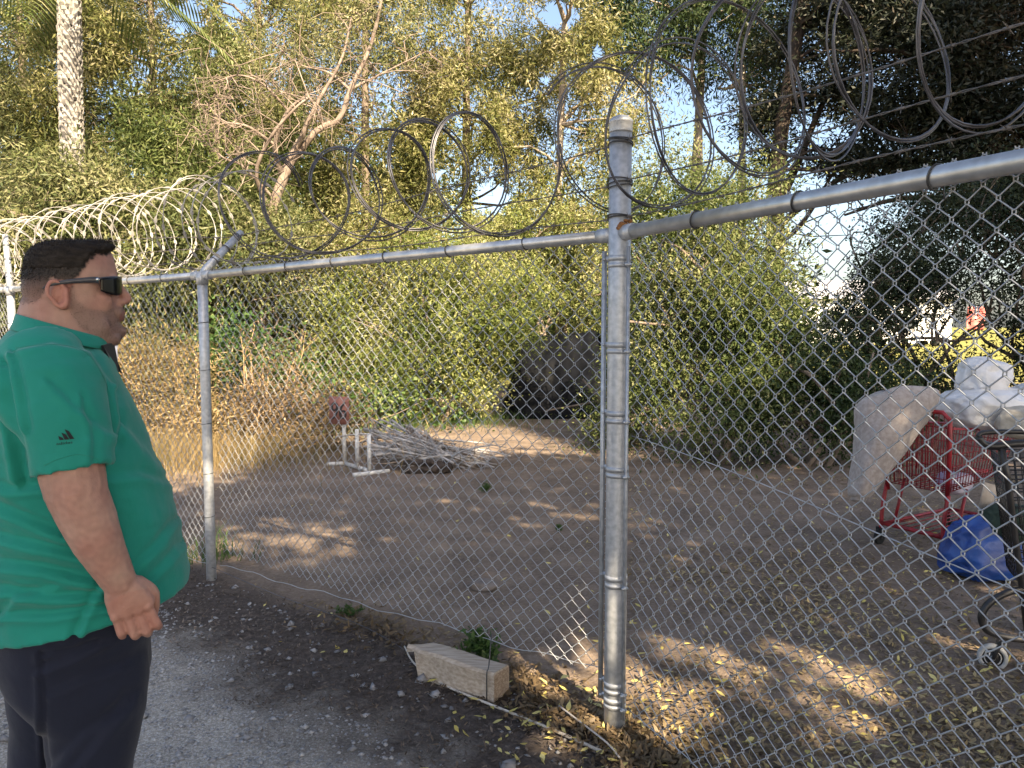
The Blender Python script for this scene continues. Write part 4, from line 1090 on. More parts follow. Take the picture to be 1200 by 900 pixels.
solo(lump(b_ + [0,.12,.20], (.24,.17,.23), 17, .12, folds=1.5, pinch=flare, flat=.20), 'blue_sack', M['blue_bag'], b_, 'big blue plastic bag standing on the ground in front of the cart', 'bag', 'bags on and around the cart')
c_ = at(1185, 612, 4.85)
solo(lump(c_, (.19,.15,.13), 23, .12, folds=1.2), 'cloth_bag', M['green_bag'], c_, 'dark green bundle stuffed into the top of the blue bag', 'bag', 'bags on and around the cart')
c_ = at(1160, 585, 5.05); mb = MB(); mb.box(c_, (.17,.012,.20), rotz(.35) @ np.array([[.96,0,.27],[0,1,0],[-.27,0,.96]]), bev=.003)
solo(mb, 'card_sheet', M['card'], c_, 'beige piece of card stuck upright behind the blue bag', 'card')

# ---- black folding trolley in front, right
kb = gnd(1165, 787); kx = np.array([.93,-.37,0]); ky = np.array([.37,.93,0])
tr = thing('folding_trolley', 'black folding shopping trolley with a pale wheel, cut by the right edge', 'trolley', kb)
def kp(a, b, z): return kb + kx*a + ky*b + np.array([0,0,z])
def kat(px, py, dy=0): return at(px, py, 3.62 + dy)
mb = MB(); mb.tube(spline([kat(1205,690), kat(1182,694), kat(1160,706), kat(1150,722), kat(1156,738), kat(1176,746), kat(1215,752)], 26), .017, 8); mb.build('base_loop', M['black_metal'], tr)
mb = MB(); mb.tube([kat(1172,520), kat(1181,560), kat(1191,640), kat(1200,700), kat(1204,745)], .015, 8); mb.tube([kat(1172,520,.36), kat(1181,560,.36), kat(1191,640,.36), kat(1204,745,.36)], .015, 8)
mb.build('side_post', M['black_metal'], tr)
mb = MB(); mb.tube(spline([kat(1146,512), kat(1152,520), kat(1165,523), kat(1190,520), kat(1230,519)], 16), .019, 8); mb.tube(spline([kat(1146,512), kat(1153,507), kat(1190,506), kat(1230,507)], 14), .012, 8)
mb.build('handle', M['black_metal'], tr)
mb = MB(); p00, p10, p01, p11 = kat(1200,690), kat(1292,690), kat(1180,540), kat(1290,540); grid_panel(mb, p00, p10, p01, p11, 12, 14, .0035)
dp = ky*.36; grid_panel(mb, p00, p00+dp, p01, p01+dp, 9, 14, .0035); grid_panel(mb, p00+dp, p10+dp, p01+dp, p11+dp, 12, 14, .0035)
mb.build('wire_basket', M['black_metal'], tr)
def wheel_at(c, r):
    mb = MB(); A_ = np.array([-.40,-.92,0]); A_ /= np.linalg.norm(A_); Bv = np.cross([0,0,1.0], A_)
    ringf = lambda k, o: np.array([c + r*k*(math.cos(q)*Bv + math.sin(q)*np.array([0,0,1.0])) + A_*o for q in np.linspace(0,2*math.pi,24,endpoint=False)])
    mb.loft([ringf(.70,-.015), ringf(.95,-.016), ringf(1,-.008), ringf(1,.008), ringf(.95,.016), ringf(.70,.015), ringf(.70,-.015)], cap=False); wh = mb.build('wheel', M['grey_rubber'], tr)
    mb = MB(); mb.loft([ringf(.71,-.008), ringf(.71,.008)]); mb.build('hub', M['black_metal'], wh); mb = MB(); mb.loft([ringf(.50,-.012), ringf(.58,-.012), ringf(.58,.012), ringf(.50,.012), ringf(.50,-.012)], cap=False); mb.build('hub_ring', M['grey_rubber'], wh)
    mb = MB(); mb.loft([ringf(.16,.0), ringf(.16,.02)]); mb.build('axle_nut', M['galv'], wh)
    mb = MB(); mb.tube([c - A_*.022, c + [0,0,r*.9] - A_*.022 + Bv*.02, c + [0,0,r*1.35] + Bv*.05], .009, 6); mb.tube([c + A_*.022, c + [0,0,r*.9] + A_*.022 + Bv*.02, c + [0,0,r*1.35] + Bv*.05], .009, 6)
    mb.build('fork', M['black_metal'], wh)
wheel_at(kat(1163,770) , .066)
wheel_at(kat(1163,770) + kx*.5, .066); wheel_at(kat(1163,770) + kx*.5 + ky*.4, .066)

# ---- far beyond the lawn
hb = G0(1000, 70); hc = thing('white_house', 'white low house far off under the gap of sky', 'house', hb)
mb = MB(); mb.box(hb + [0,0,1.9], (13,8,3.8)); mb.build('wall', mat('white_render', (.62,.62,.62), (.72,.71,.70), scale=2), hc, smooth=False)
mb = MB(); mb.add([hb + np.array(q) for q in [(-7,-4.5,3.82),(7,-4.5,3.82),(7,4.5,3.82),(-7,4.5,3.82),(-7,0,5.6),(7,0,5.6)]], [(0,1,5,4),(2,3,4,5),(0,4,3),(1,2,5),(0,3,2,1)]); mb.build('roof', mat('grey_shingles', (.30,.30,.33), (.40,.40,.43), scale=3), hc, smooth=False)
for wx_ in (-4.2, -1.2, 2.0, 4.6):
    mb = MB(); mb.box(hb + [wx_, -4.02, 1.9], (1.3,.08,1.3)); mb.build('window', mat('window_glass', (.05,.06,.07), rough=.1), hc, smooth=False)
vb = G0(1062, 58); van = thing('white_van', 'white van parked far off beyond the lawn', 'van', vb); mb = MB()
prof = [(-2.4,.45),(-2.45,1.1),(-1.6,1.35),(-1.0,2.05),(2.3,2.1),(2.45,1.9),(2.45,.45)]
mb.loft([np.array([vb + [x, -.95, z] for x, z in prof]), np.array([vb + [x, .95, z] for x, z in prof])]); mb.build('body', mat('white_car_paint', (.75,.75,.76), rough=.3), van, smooth=False)
for x in (-1.55, 1.55):
    for yy in (-.9, .9):
        mb = MB(); mb.tube([vb + [x, yy-.1, .36], vb + [x, yy+.1, .36]], .36, 16); mb.build('wheel', M['rubber'], van)
mb = MB(); mb.add([vb + [x, -.96, z] for x, z in [(-1.4,1.4),(-.95,1.95),(.2,1.97),(.2,1.4)]], [(0,1,2,3)]); mb.build('side_window', mat('van_glass', (.04,.05,.06), rough=.1), van, smooth=False)
rb = G0(1140, 40); ban = thing('red_banner', 'faded red striped banner on a pole far beyond the shrubs', 'banner', rb); mb = MB(); mb.tube([rb, rb + [0,0,2.6]], .03, 8); mb.build('pole', M['galv'], ban)
V, Fq = sheet(lambda u, v: rb + np.array([.9*(u-.5), .06*math.sin(u*9+v*3), 1.35 + 1.2*v]), 14, 10)
o = link('cloth', np_mesh('cloth', V - rb, Fq), mat('faded_red_cloth', (.45,.07,.07), (.62,.22,.2), scale=4, stretch=(.2,.2,4)), ban); o.modifiers.new('thick', 'SOLIDIFY').thickness = .01

# ================================================================== GROUND SCATTER (uncountable)
OCT_V = np.array([(1,0,0),(-1,0,0),(0,1,0),(0,-1,0),(0,0,1),(0,0,-1.0)]); OCT_F = np.array([(0,2,4),(2,1,4),(1,3,4),(3,0,4),(2,0,5),(1,2,5),(3,1,5),(0,3,5)])
def zarr(X, Y): return np.array([ground_z(x, y) for x, y in zip(X, Y)])
def outside(X, Y):
    P = np.stack([X, Y, 0*X], 1); s = -(P - PA) @ FN
    GN = np.array([GDIR[1], -GDIR[0], 0.0]); GN = GN if GN[0] < 0 else -GN
    return s, (P - PB) @ GN
def stones(name, label, X, Y, size, m, rs, cat=None):
    n = len(X); S = size * rs.lognormal(0, .45, n); sc = np.stack([S*rs.uniform(.8,1.4,n), S*rs.uniform(.8,1.3,n), S*rs.uniform(.5,.8,n)], 1)
    v = OCT_V[None] * sc[:, None, :] + rs.normal(size=(n,6,3)) * (S*.18)[:, None, None]
    a = rs.uniform(0, 6.28, n); c, s = np.cos(a), np.sin(a)
    v = np.stack([v[...,0]*c[:,None]-v[...,1]*s[:,None], v[...,0]*s[:,None]+v[...,1]*c[:,None], v[...,2]], -1)
    v += np.stack([X, Y, zarr(X, Y) + sc[:,2]*.35], 1)[:, None, :]
    Fq = (OCT_F[None] + (np.arange(n)*6)[:, None, None]).reshape(-1, 3)
    return tag(link(name, np_mesh(name, v.reshape(-1,3), Fq), m, None, smooth=False), label, cat or 'gravel', kind='stuff')
def flats(name, label, X, Y, L_, W_, m, rs, lift=.35, cat='leaf litter', z=.006):
    n = len(X); P = np.stack([X, Y, zarr(X, Y) + z + rs.random(n)*.012], 1); D = rs.normal(size=(n,3)); D[:,2] = rs.normal(size=n)*lift*.5 + .1
    D /= np.linalg.norm(D, axis=1, keepdims=True)
    S = np.cross(D, [0,0,1.0]) + rs.normal(size=(n,3))*lift*.5; S /= np.linalg.norm(S, axis=1, keepdims=True); Nn = np.cross(S, D)
    l = L_*rs.uniform(.5,1.3,(n,1)); wd = W_*rs.uniform(.6,1.3,(n,1)); cu = rs.normal(size=(n,1))*.3
    mid = P + D*l*.5
    V = np.stack([P, P + D*l*.25 + S*wd*.4 + Nn*wd*cu, mid + S*wd*.5 + Nn*wd*cu, P + D*l + Nn*l*cu*.4, mid - S*wd*.5 + Nn*wd*cu, P + D*l*.25 - S*wd*.4 + Nn*wd*cu], 1).reshape(-1,3)
    V[:,2] = np.maximum(V[:,2], np.repeat(zarr(X, Y), 6) + .002)
    return tag(link(name, np_mesh(name, V, np.arange(n*6).reshape(-1,6)), m, None, smooth=False), label, cat, kind='stuff')
rs = np.random.default_rng(91)
X, Y = rs.uniform(-3.6, 1.0, 60000), 1.0 + 5.2*rs.random(60000)**1.2
s, s2 = outside(X, Y); wn = np.array([nz((x, y, 0), 1.3, 5) for x, y in zip(X, Y)])
road = (s + wn*.5 > .62) & (s2 > .1); ml = (s > -.05) & ~road & (s2 > .05)
Xr, Yr = X[road][:26000], Y[road][:26000]
stones('gravel', 'loose grey gravel on the track where the man stands', Xr, Yr, .0055, M['pebble'], rs)
Xm, Ym = X[ml][:22000], Y[ml][:22000]
flats('mulch_chips', 'dark bark chips along the outside of the fence', Xm, Ym, .026, .008, M['chips'], rs, lift=.7, cat='mulch')
k_ = rs.random(len(Xm)) < .06
stones('mulch_stones', 'small round grey stones lying in the dark mulch', Xm[k_], Ym[k_], .009, M['pebble'], rs)
# leaf litter: on the right inside the lot, and thick around the tall post
n = 24000; px = rs.uniform(720, 1320, n); py = 560 + 420*rs.random(n)**1.25; G_ = np.array([gnd(a, b) for a, b in zip(px, py)])
wl = np.array([nz((p[0], p[1], 0), .9, 12) for p in G_]); keep = rs.random(n) < np.clip(.45 + wl*1.2 + (px-900)/700, .05, 1)
flats('leaf_litter', 'brown fallen leaves over the earth in the right half of the lot', G_[keep,0], G_[keep,1], .042, .015, M['litter'], rs, lift=.5)
n = 900; a = rs.normal(size=n)*.26; b = rs.normal(size=n)*.09; c0 = gnd(690, 850); P_ = c0 + a[:,None]*FDIR - b[:,None]*FN
P2 = gnd(610, 800)*1.0 + (rs.normal(size=600)*.22)[:,None]*FDIR - (rs.normal(size=600)*.1)[:,None]*FN
P3 = gnd(450, 745) + (rs.normal(size=450)*.30)[:,None]*FDIR - (rs.normal(size=450)*.10)[:,None]*FN
P4 = gnd(745, 880) + (rs.normal(size=700)*.2)[:,None]*GDIR + (rs.normal(size=700)*.1)[:,None]*np.array([.9,.4,0])
P_ = np.concatenate([P_, P2, P3, P4]); flats('leaf_litter', 'curled brown leaves heaped around the tall post and the timber baulk', P_[:,0], P_[:,1], .045, .017, M['brown_dry'], rs, lift=.9, z=.012)
n = 560; px = rs.uniform(680, 1230, n); py = 560 + 360*rs.random(n)**1.1; G_ = np.array([gnd(a, b) for a, b in zip(px, py)])
G2 = np.array([gnd(a, b) for a, b in zip(rs.normal(660, 70, 120), rs.normal(845, 28, 120))]); G3 = np.array([gnd(a, b) for a, b in zip(rs.uniform(300, 700, 40), rs.uniform(560, 800, 40))])
G_ = np.concatenate([G_, G2, G3]); flats('yellow_leaves', 'scattered yellow fallen leaves on the dark earth', G_[:,0], G_[:,1], .045, .018, M['litter_yellow'], rs, lift=.6, z=.016)
n = 5000; px = rs.uniform(150, 760, n); py = 545 + 260*rs.random(n)**1.2; G_ = np.array([gnd(a, b) for a, b in zip(px, py)])
s, s2 = outside(G_[:,0], G_[:,1]); G_ = G_[(s < -.05)]
flats('ground_crumbs', 'twigs and crumbs of bark over the bare earth in the lot', G_[:,0], G_[:,1], .022, .006, M['litter'], rs, lift=.6, cat='litter')
for i_, (px_, py_, r_, lab) in enumerate(((565,690,.10,'flat grey stone on the earth behind the mesh, above the baulk'), (905,690,.03,'small stone'),)):
    if i_: continue
    g_ = gnd(px_, py_); solo(lump(g_ + [0,0,.02], (r_, r_*.6, .04), 40+i_, .2, sub=4, flat=.02), 'stone', mat('dusty_stone', (.12,.10,.09), (.2,.17,.15), scale=12, rough=.95, bump=.004), g_, lab, 'stone')
# ================================================================== THE MAN
MC = np.array([-1.038, 1.85, 0.0]); TH = R(29.3)
ex = np.array([math.cos(TH), math.sin(TH), 0]); ey = np.array([-math.sin(TH), math.cos(TH), 0])
def L(px, py, yl=0.0):
    """image point -> the man's own frame (x ahead, y to his left, z up) on the plane y = yl"""
    d = ray(px, py); t = ((MC - CAM) @ ey + yl) / (d @ ey); p = CAM + d * t - MC
    return np.array([p @ ex, yl, p[2]])
def to_world(V): V = np.asarray(V); return MC + V[..., :1]*ex + V[..., 1:2]*ey + V[..., 2:3]*np.array([0,0,1.0])
def near_px(V):
    V = np.array(V, float).copy(); V[:, 1] = -np.abs(V[:, 1]); return proj(to_world(V))
def remesh(mb, voxel, smooth=2, name='tmp', fac=.5):
    me = mb.mesh(name); bm = bmesh.new(); bm.from_mesh(me); bmesh.ops.recalc_face_normals(bm, faces=bm.faces[:]); bm.to_mesh(me); bm.free()
    o = bpy.data.objects.new(name, me); COL.objects.link(o)
    m = o.modifiers.new('r', 'REMESH'); m.mode = 'VOXEL'; m.voxel_size = voxel; m.use_smooth_shade = True
    if smooth:
        s = o.modifiers.new('s', 'SMOOTH'); s.iterations = smooth; s.factor = fac
    dg = bpy.context.evaluated_depsgraph_get(); dg.update()
    out = bpy.data.meshes.new_from_object(o.evaluated_get(dg)); bpy.data.objects.remove(o, do_unlink=True); bpy.data.meshes.remove(me)
    return out
def ring_fb(f, b, w, n=36, p=2.25, taper=0.0, y0=0.0, wc=.5):
    """ring through front point f and back point b (x,z in the mid plane), half width w"""
    out = []
    for a in np.linspace(0, 2*math.pi, n, endpoint=False):
        ca, sa = math.cos(a), math.sin(a)
        u = .5 + .5*np.sign(ca)*abs(ca)**(2/p); q = b + (f - b)*u
        ww = w*(1 - taper*max(0, ca)**2)
        out.append([q[0], y0 + ww*np.sign(sa)*abs(sa)**(2/p), q[2]])
    return np.array(out)
def rings_px(rows, **kw): return [ring_fb(L(fx, fy), L(bx, by), w, **kw) for fx, fy, bx, by, w in rows]
def chain(mb, pts, rad, n=12, seg=16, flat=None):
    """tapered round limb with rounded ends"""
    P = spline(pts, n); rr = np.interp(np.linspace(0,1,n), np.linspace(0,1,len(rad)), rad)
    d0 = P[0]-P[1]; d0 /= np.linalg.norm(d0); d1 = P[-1]-P[-2]; d1 /= np.linalg.norm(d1)
    P = np.vstack([P[0]+d0*rr[0]*.85, P[0]+d0*rr[0]*.55, P, P[-1]+d1*rr[-1]*.55, P[-1]+d1*rr[-1]*.85])
    rr = np.concatenate([[rr[0]*.45, rr[0]*.82], rr, [rr[-1]*.82, rr[-1]*.45]])
    mb.tube(P, rr, seg); return mb

man = thing('person', 'heavy man in green polo shirt, dark trousers and sunglasses, looking through the fence', 'person', MC, TH)
# -------- body
bd = MB()
# head: crown to chin
hd = rings_px([(100,285,70,284,.022),(118,287,48,287,.046),(128,293,36,294,.061),(133,301,30,303,.070),(136,312,27,314,.0755),(138,322,25,326,.078),(139,331,24.5,338,.0785),
               (137,339,26,350,.0775),(138.5,349,29,360,.077),(139,358,36,368,.076),(141,368,46,376,.074),(140.5,377,56,384,.071),(144.5,386,68,392,.064),(145,394,80,398,.054),(140,400,95,403,.040),(130,403,108,405,.022)], p=2.2, taper=.30)
bd.loft(hd)
# neck with jowl
bd.loft(rings_px([(112,345,30,338,.066),(124,372,24,352,.074),(134,396,20,366,.080),(133,408,14,380,.086),(131,425,4,396,.115),(130,440,-6,410,.15)], p=2.2, taper=.1))
# jowls / double chin
bd.ell(L(124,397,-.024), (.034,.030,.022)); bd.ell(L(124,397,.024), (.034,.030,.022)); bd.ell(L(108,383,-.056), (.042,.016,.032)); bd.ell(L(108,383,.056), (.042,.016,.032))
# cheeks, brow, nose, lips, chin
for sg in (-1, 1):
    bd.ell(L(121,354,0)*[1,0,1] + [0, sg*.048, 0], (.022,.018,.022)); bd.ell(L(133,327,0)*[1,0,1] + [0, sg*.030,0], (.010,.024,.007))
    bd.ell(L(143,354,0)*[1,0,1] + [0, sg*.0125,0], (.012,.0085,.0085))
chain(bd, [L(137,331), L(141,338), L(145.5,345.5), L(147.8,350)], [.009,.0095,.012,.0135], n=7, seg=12)
bd.ell(L(146,352.5), (.013,.012,.0095))
bd.ell(L(142,366), (.010,.024,.0065)); bd.ell(L(141.5,373), (.010,.022,.0065)); bd.ell(L(142,388.5), (.013,.020,.014)); bd.ell(L(137.5,366), (.016,.034,.022))
# ears
for sg in (-1, 1):
    e0 = L(68,345,-.078)*[1,0,1]; y = .081*sg
    pts = [[e0[0]+.020*math.cos(a)*(1 if math.sin(a) > -.2 else .75) - .006*math.sin(a), y + sg*.007*(1+.6*math.cos(a+2.6)), e0[2]+.030*math.sin(a)] for a in np.linspace(.2, 2*math.pi-.35, 16)]
    bd.tube(pts, [.0045]*3+[.0050]*9+[.0062]*4, 8)
    bd.ell(e0 + [0, y-sg*.003, 0], (.016,.005,.023)); bd.ell(e0 + [.010, y+sg*.004, -.026], (.010,.0065,.010)); bd.ell(e0 + [.016, y+sg*.004, -.002], (.006,.006,.009))
# trunk core under the shirt
core = [(125,425,5,400,.14),(134,445,-10,425,.205),(152,480,-20,470,.215),(172,530,-26,520,.215),(190,580,-28,570,.215),(198,630,-24,625,.21),(185,680,-5,680,.19),(165,720,10,725,.16)]
bd.loft(rings_px(core, p=2.3))
# legs
near_leg = [(L(105,760,-.10), .098, .10), (L(106,830,-.115), .092, .09), (L(104,900,-.118), .085, .085)]
def leg(top, mid, foot, sg):
    chain(bd, [top, mid, np.array([mid[0]-.01, sg*.12, .52]), np.array([foot[0]+.01, sg*.12, .30]), np.array([foot[0], sg*.12, .08])], [.070,.066,.058,.052,.042], n=16)
fn_, ff_ = L(104,830,-.11), L(52,830,.11)
leg(np.array([L(90,760)[0], -.09, .88]), fn_, np.array([fn_[0]-.005, 0, 0]), -1)
leg(np.array([L(70,760)[0], .09, .88]), ff_, np.array([ff_[0]-.03, 0, 0]), 1)
# right arm (towards the camera), left arm hanging mirrored behind
A_sh, A_up, A_el, A_fo, A_wr = L(52,438,-.215), L(72,500,-.268), L(90,578,-.292), L(116,638,-.292), L(141,684,-.280)
chain(bd, [A_sh, A_up, A_el], [.075,.069,.060], n=9)
chain(bd, [A_el, A_el*.5+A_fo*.5, A_fo, A_wr], [.059,.056,.049,.0345], n=12)
bd.ell(A_el + [-.012,-.004,.004], (.048,.052,.055))
def hand(bd, wr, kn, side):
    """a loosely closed hand: back of the hand facing outwards (side*y), fingers curling in towards the thigh"""
    d = kn - wr; Lh = np.linalg.norm(d); d /= Lh
    out = np.array([0, side*1.0, 0]); out -= d*(out @ d); out /= np.linalg.norm(out)
    fw = np.cross(out, d) * (1 if side < 0 else -1)              # towards the thumb (ahead)
    if fw[0] < 0: fw = -fw
    # palm
    rings = []
    for s, hw, th in ((-.12,.027,.025),(.1,.033,.026),(.4,.042,.026),(.75,.0465,.023),(.98,.046,.018),(1.02,.040,.011)):
        c = wr + d*Lh*s + fw*.004*s
        rings.append(np.array([c + fw*hw*np.sign(math.cos(a))*abs(math.cos(a))**.75 + out*th*np.sign(math.sin(a))*abs(math.sin(a))**.85 for a in np.linspace(0,2*math.pi,24,endpoint=False)]))
    bd.loft(rings)
    spec = ((.0350,.052,.0101),(.0116,.057,.0105),(-.0116,.053,.0101),(-.0340,.044,.0091))     # index .. little
    for i, (o, l1, r) in enumerate(spec):
        k = wr + d*(Lh - .002 - .007*(i == 3) - .002*(i == 2)) + fw*o*.93 + out*.003; o2 = fw*o*.10
        bd.ell(k + out*.005, (.0115,.0115,.0115))
        j1 = k + d*l1*.92 + out*(.003) + o2
        j2 = j1 + d*.014 - out*.025
        j3 = j2 - d*.016 - out*.010
        chain(bd, [k - d*.02, k, j1], [r*1.08, r*1.05, r], n=6, seg=12)
        chain(bd, [j1, j1*.5+j2*.5 + d*.003, j2], [r, r*.96, r*.9], n=5, seg=12)
        chain(bd, [j2, j3], [r*.9, r*.78], n=4, seg=12)
    # thumb from the side of the palm near its base
    t0 = wr + d*Lh*.30 + fw*.030 - out*.008; t1 = wr + d*Lh*.72 + fw*.050 - out*.016; t2 = wr + d*Lh*1.10 + fw*.047 - out*.026; t3 = t2 + d*.024 - fw*.010 - out*.006
    chain(bd, [t0, t1, t2], [.018,.0145,.0118], n=7, seg=12); chain(bd, [t2, t3], [.0118,.0095], n=4, seg=12)
A_kn = L(155,718,-.283); hw0 = L(139,680,-.282)
hand(bd, hw0, A_kn, -1)
mir = np.array([1, -1, 1.0])
B_sh, B_up, B_el, B_wr = A_sh*mir, A_up*mir + [-.02,0,0], A_el*mir + [-.03,0,-.03], np.array([A_el[0]+.03, .30, .98])
chain(bd, [B_sh, B_up, B_el], [.075,.069,.060], n=9); chain(bd, [B_el, (B_el+B_wr)/2, B_wr], [.059,.052,.0345], n=10)
hand(bd, B_wr, B_wr + [.025, 0, -.10], 1)
body = remesh(bd, .0034, 3, 'body', .4)
V = verts_of(body); N_ = normals_of(body); px = near_px(V)
def in_poly(p, poly):
    x, y = p[:,0], p[:,1]; r = np.zeros(len(p), bool); j = len(poly)-1
    for i in range(len(poly)):
        xi, yi = poly[i]; xj, yj = poly[j]
        c = ((yi > y) != (yj > y)) & (x < (xj-xi)*(y-yi)/(yj-yi+1e-9)+xi); r ^= c; j = i
    return r
HAIR = [(132,280),(132,294),(124,298.5),(112,298),(104,304),(99,312),(94,319),(88,326),(84,337),(78.5,338),(75,330),(60,324),(53,333),(50,346),(44,353),(27,354),(5,345),(5,270)]
STUB = [(80,336),(86,336),(90,352),(104,362),(124,364),(136,359),(150,361),(152,400),(130,407),(112,398),(94,384),(82,366)]
is_head = V[:,2] > L(100,412)[2]
def laplace(me, V, mask, it, lam=.5):
    E = np.array([e.vertices[:] for e in me.edges]); E = E[mask[E].any(1)]; w_ = np.zeros(len(V)); np.add.at(w_, E[:,0], 1); np.add.at(w_, E[:,1], 1)
    for _ in range(it):
        A = np.zeros_like(V); np.add.at(A, E[:,0], V[E[:,1]]); np.add.at(A, E[:,1], V[E[:,0]])
        V = np.where(mask[:,None], V*(1-lam) + lam*A/np.maximum(w_,1)[:,None], V)
    return V
CHEEK = [(84,340),(118,340),(133,346),(136,357),(131,372),(134,382),(128,412),(60,420),(10,400),(18,366),(50,366),(84,366)]
ms_ = in_poly(px, CHEEK) & is_head
V = laplace(body, V, ms_, 40); set_verts(body, V); N_ = normals_of(body)
pxj = px + np.stack([[3.2*nz(p, 170, 1), 3.4*nz(p, 170, 6)] for p in V])
hairm = in_poly(pxj, HAIR) & is_head; sidek = np.clip((px[:,1]-321)/32, 0, 1); stubm = in_poly(px, STUB) & is_head
# skin colour per vertex: skin, beard shadow, scalp stubble, lips, redder ears, knuckles, scar
colr = np.tile(np.array([.37,.208,.162,1.0]), (len(V),1)); 
nzv = np.array([nz(p, 22, 3) for p in V]); nz2 = np.array([nz(p, 90, 8) for p in V])
colr[:, :3] *= (1 + .22*nzv[:,None]*np.array([.6,1.3,1.3]) + .18*nz2[:,None])
def blend(mask, c, k): colr[mask,:3] = colr[mask,:3]*(1-k) + np.array(c)*k
blend(stubm, (.12,.09,.08), .50); kh = np.where(hairm, .98 - .55*sidek, 0)[:,None]; colr[:,:3] = colr[:,:3]*(1-kh) + np.array([.018,.0145,.0125])*kh
e0 = L(68,345,-.078); blend((np.linalg.norm(V*[1,0,1] - e0*[1,0,1], axis=1) < .040) & (np.abs(V[:,1]) > .078), (.42,.15,.11), .5)
hd_ = is_head & ~hairm; colr[:, :3] = laplace(body, colr[:, :3].copy(), hd_, 5)
lp = L(143,370); blend((np.linalg.norm((V - lp)*[1,.5,1], axis=1) < .0155) & (V[:,0] > lp[0]-.008), (.33,.12,.11), .55)
nt_ = L(148,352); blend(np.linalg.norm(V - nt_, axis=1) < .02, (.42,.19,.14), .5)
kk = np.linalg.norm(V - A_kn, axis=1) < .06; blend(kk, (.38,.16,.115), .35)
sc_ = proj(to_world(V)); sd = np.hypot((sc_[:,0]-59)/7, (sc_[:,1]-577)/13); blend((sd < 1) & (V[:,1] < -.2), (.30,.17,.13), .5)
at_ = body.color_attributes.new('skin_tone', 'FLOAT_COLOR', 'POINT'); at_.data.foreach_set('color', colr.astype(np.float32).ravel())
# knuckle/vein and skin roughness relief
V = V + N_ * (.0006*nz2)[:,None]; set_verts(body, V)
m, nt, B, N, Lk = new_mat('skin'); ca = N.new('ShaderNodeVertexColor'); ca.layer_name = 'skin_tone'
Lk.new(ca.outputs['Color'], B.inputs['Base Color']); B.inputs['Roughness'].default_value = .55; B.inputs['Specular IOR Level'].default_value = .35
B.inputs['Subsurface Weight'].default_value = .05; B.inputs['Subsurface Radius'].default_value = (.012,.004,.002); B.inputs['Subsurface Scale'].default_value = .6
tcn = N.new('ShaderNodeTexCoord'); vn = N.new('ShaderNodeTexNoise'); vn.inputs['Scale'].default_value = 260; vn.inputs['Detail'].default_value = 4; Lk.new(tcn.outputs['Object'], vn.inputs['Vector'])
bn = N.new('ShaderNodeBump'); bn.inputs['Distance'].default_value = .0014; bn.inputs['Strength'].default_value = .7; Lk.new(vn.outputs['Fac'], bn.inputs['Height']); Lk.new(bn.outputs[0], B.inputs['Normal'])
body_o = link('body', body, m, man)

# -------- hair: a shell over the scalp with short strands
pl = np.array([list(p.vertices) for p in body.polygons]); topm = hairm & (pxj[:,1] < 317 + np.array([5*nz(p, 150, 2) for p in V])); sel = topm[pl].all(1); fs = pl[sel]; used = np.unique(fs); remap = -np.ones(len(V), int); remap[used] = np.arange(len(used))
cnt = np.zeros(len(V)); np.add.at(cnt, pl.ravel(), 1); cn2 = np.zeros(len(V)); np.add.at(cn2, fs.ravel(), 1)
edge = (cn2 < cnt)[used]
px_body = px
topz = np.clip((px[used][:,1]*-1 + 318)/22, 0, 1)                 # longer on top
frontq = np.clip((px[used][:,0] - 96)/30, 0, 1)*topz
hgt = .0010 + .0045*topz + .006*frontq
hn = np.array([nz(p*[.6,1.6,1], 85, 5) for p in V[used]]); hgt = hgt*(1 + .45*hn); hgt[edge] = -.001
HV = V[used] + N_[used]*hgt[:,None] + np.array([.4,0,.3])*(.010*frontq)[:,None]
hair_m = mat('dark_brown_hair', (.013,.010,.0085), (.030,.024,.020), scale=120, rough=.7, spec=.2, stretch=(.35,1,1), bump=.0015)
hme = np_mesh('hair', HV, remap[fs]); hair = link('hair', hme, hair_m, man)
rs = np.random.default_rng(12); sidei = np.where(hairm & ~topm)[0]; sidei = rs.choice(sidei, min(len(sidei), 9000), replace=False)
ui = rs.choice(len(used), min(len(used), 11000), replace=False)
P = np.concatenate([HV[ui], V[sidei]]); Nh = np.concatenate([N_[used][ui], N_[sidei]]); tz = np.concatenate([topz[ui], np.zeros(len(sidei))]); fq = np.concatenate([frontq[ui], np.zeros(len(sidei))])
sk_ = np.concatenate([np.zeros(len(ui)), sidek[sidei]])
P = P + rs.normal(size=P.shape)*.0011; D = Nh*(.8 - .35*sk_)[:,None] + np.array([.45,0,.05])*tz[:,None] + np.array([-.15,0,-.6])*(1-tz)[:,None] + rs.normal(size=(len(P),3))*.28 + np.array([.35,0,.7])*fq[:,None]
D /= np.linalg.norm(D, axis=1, keepdims=True); ln = (.0028 - .0012*sk_ + .006*tz + .007*fq)*rs.uniform(.6,1.2,len(P)); S = np.cross(D, rs.normal(size=(len(P),3))); S /= np.linalg.norm(S, axis=1, keepdims=True); S *= .00045
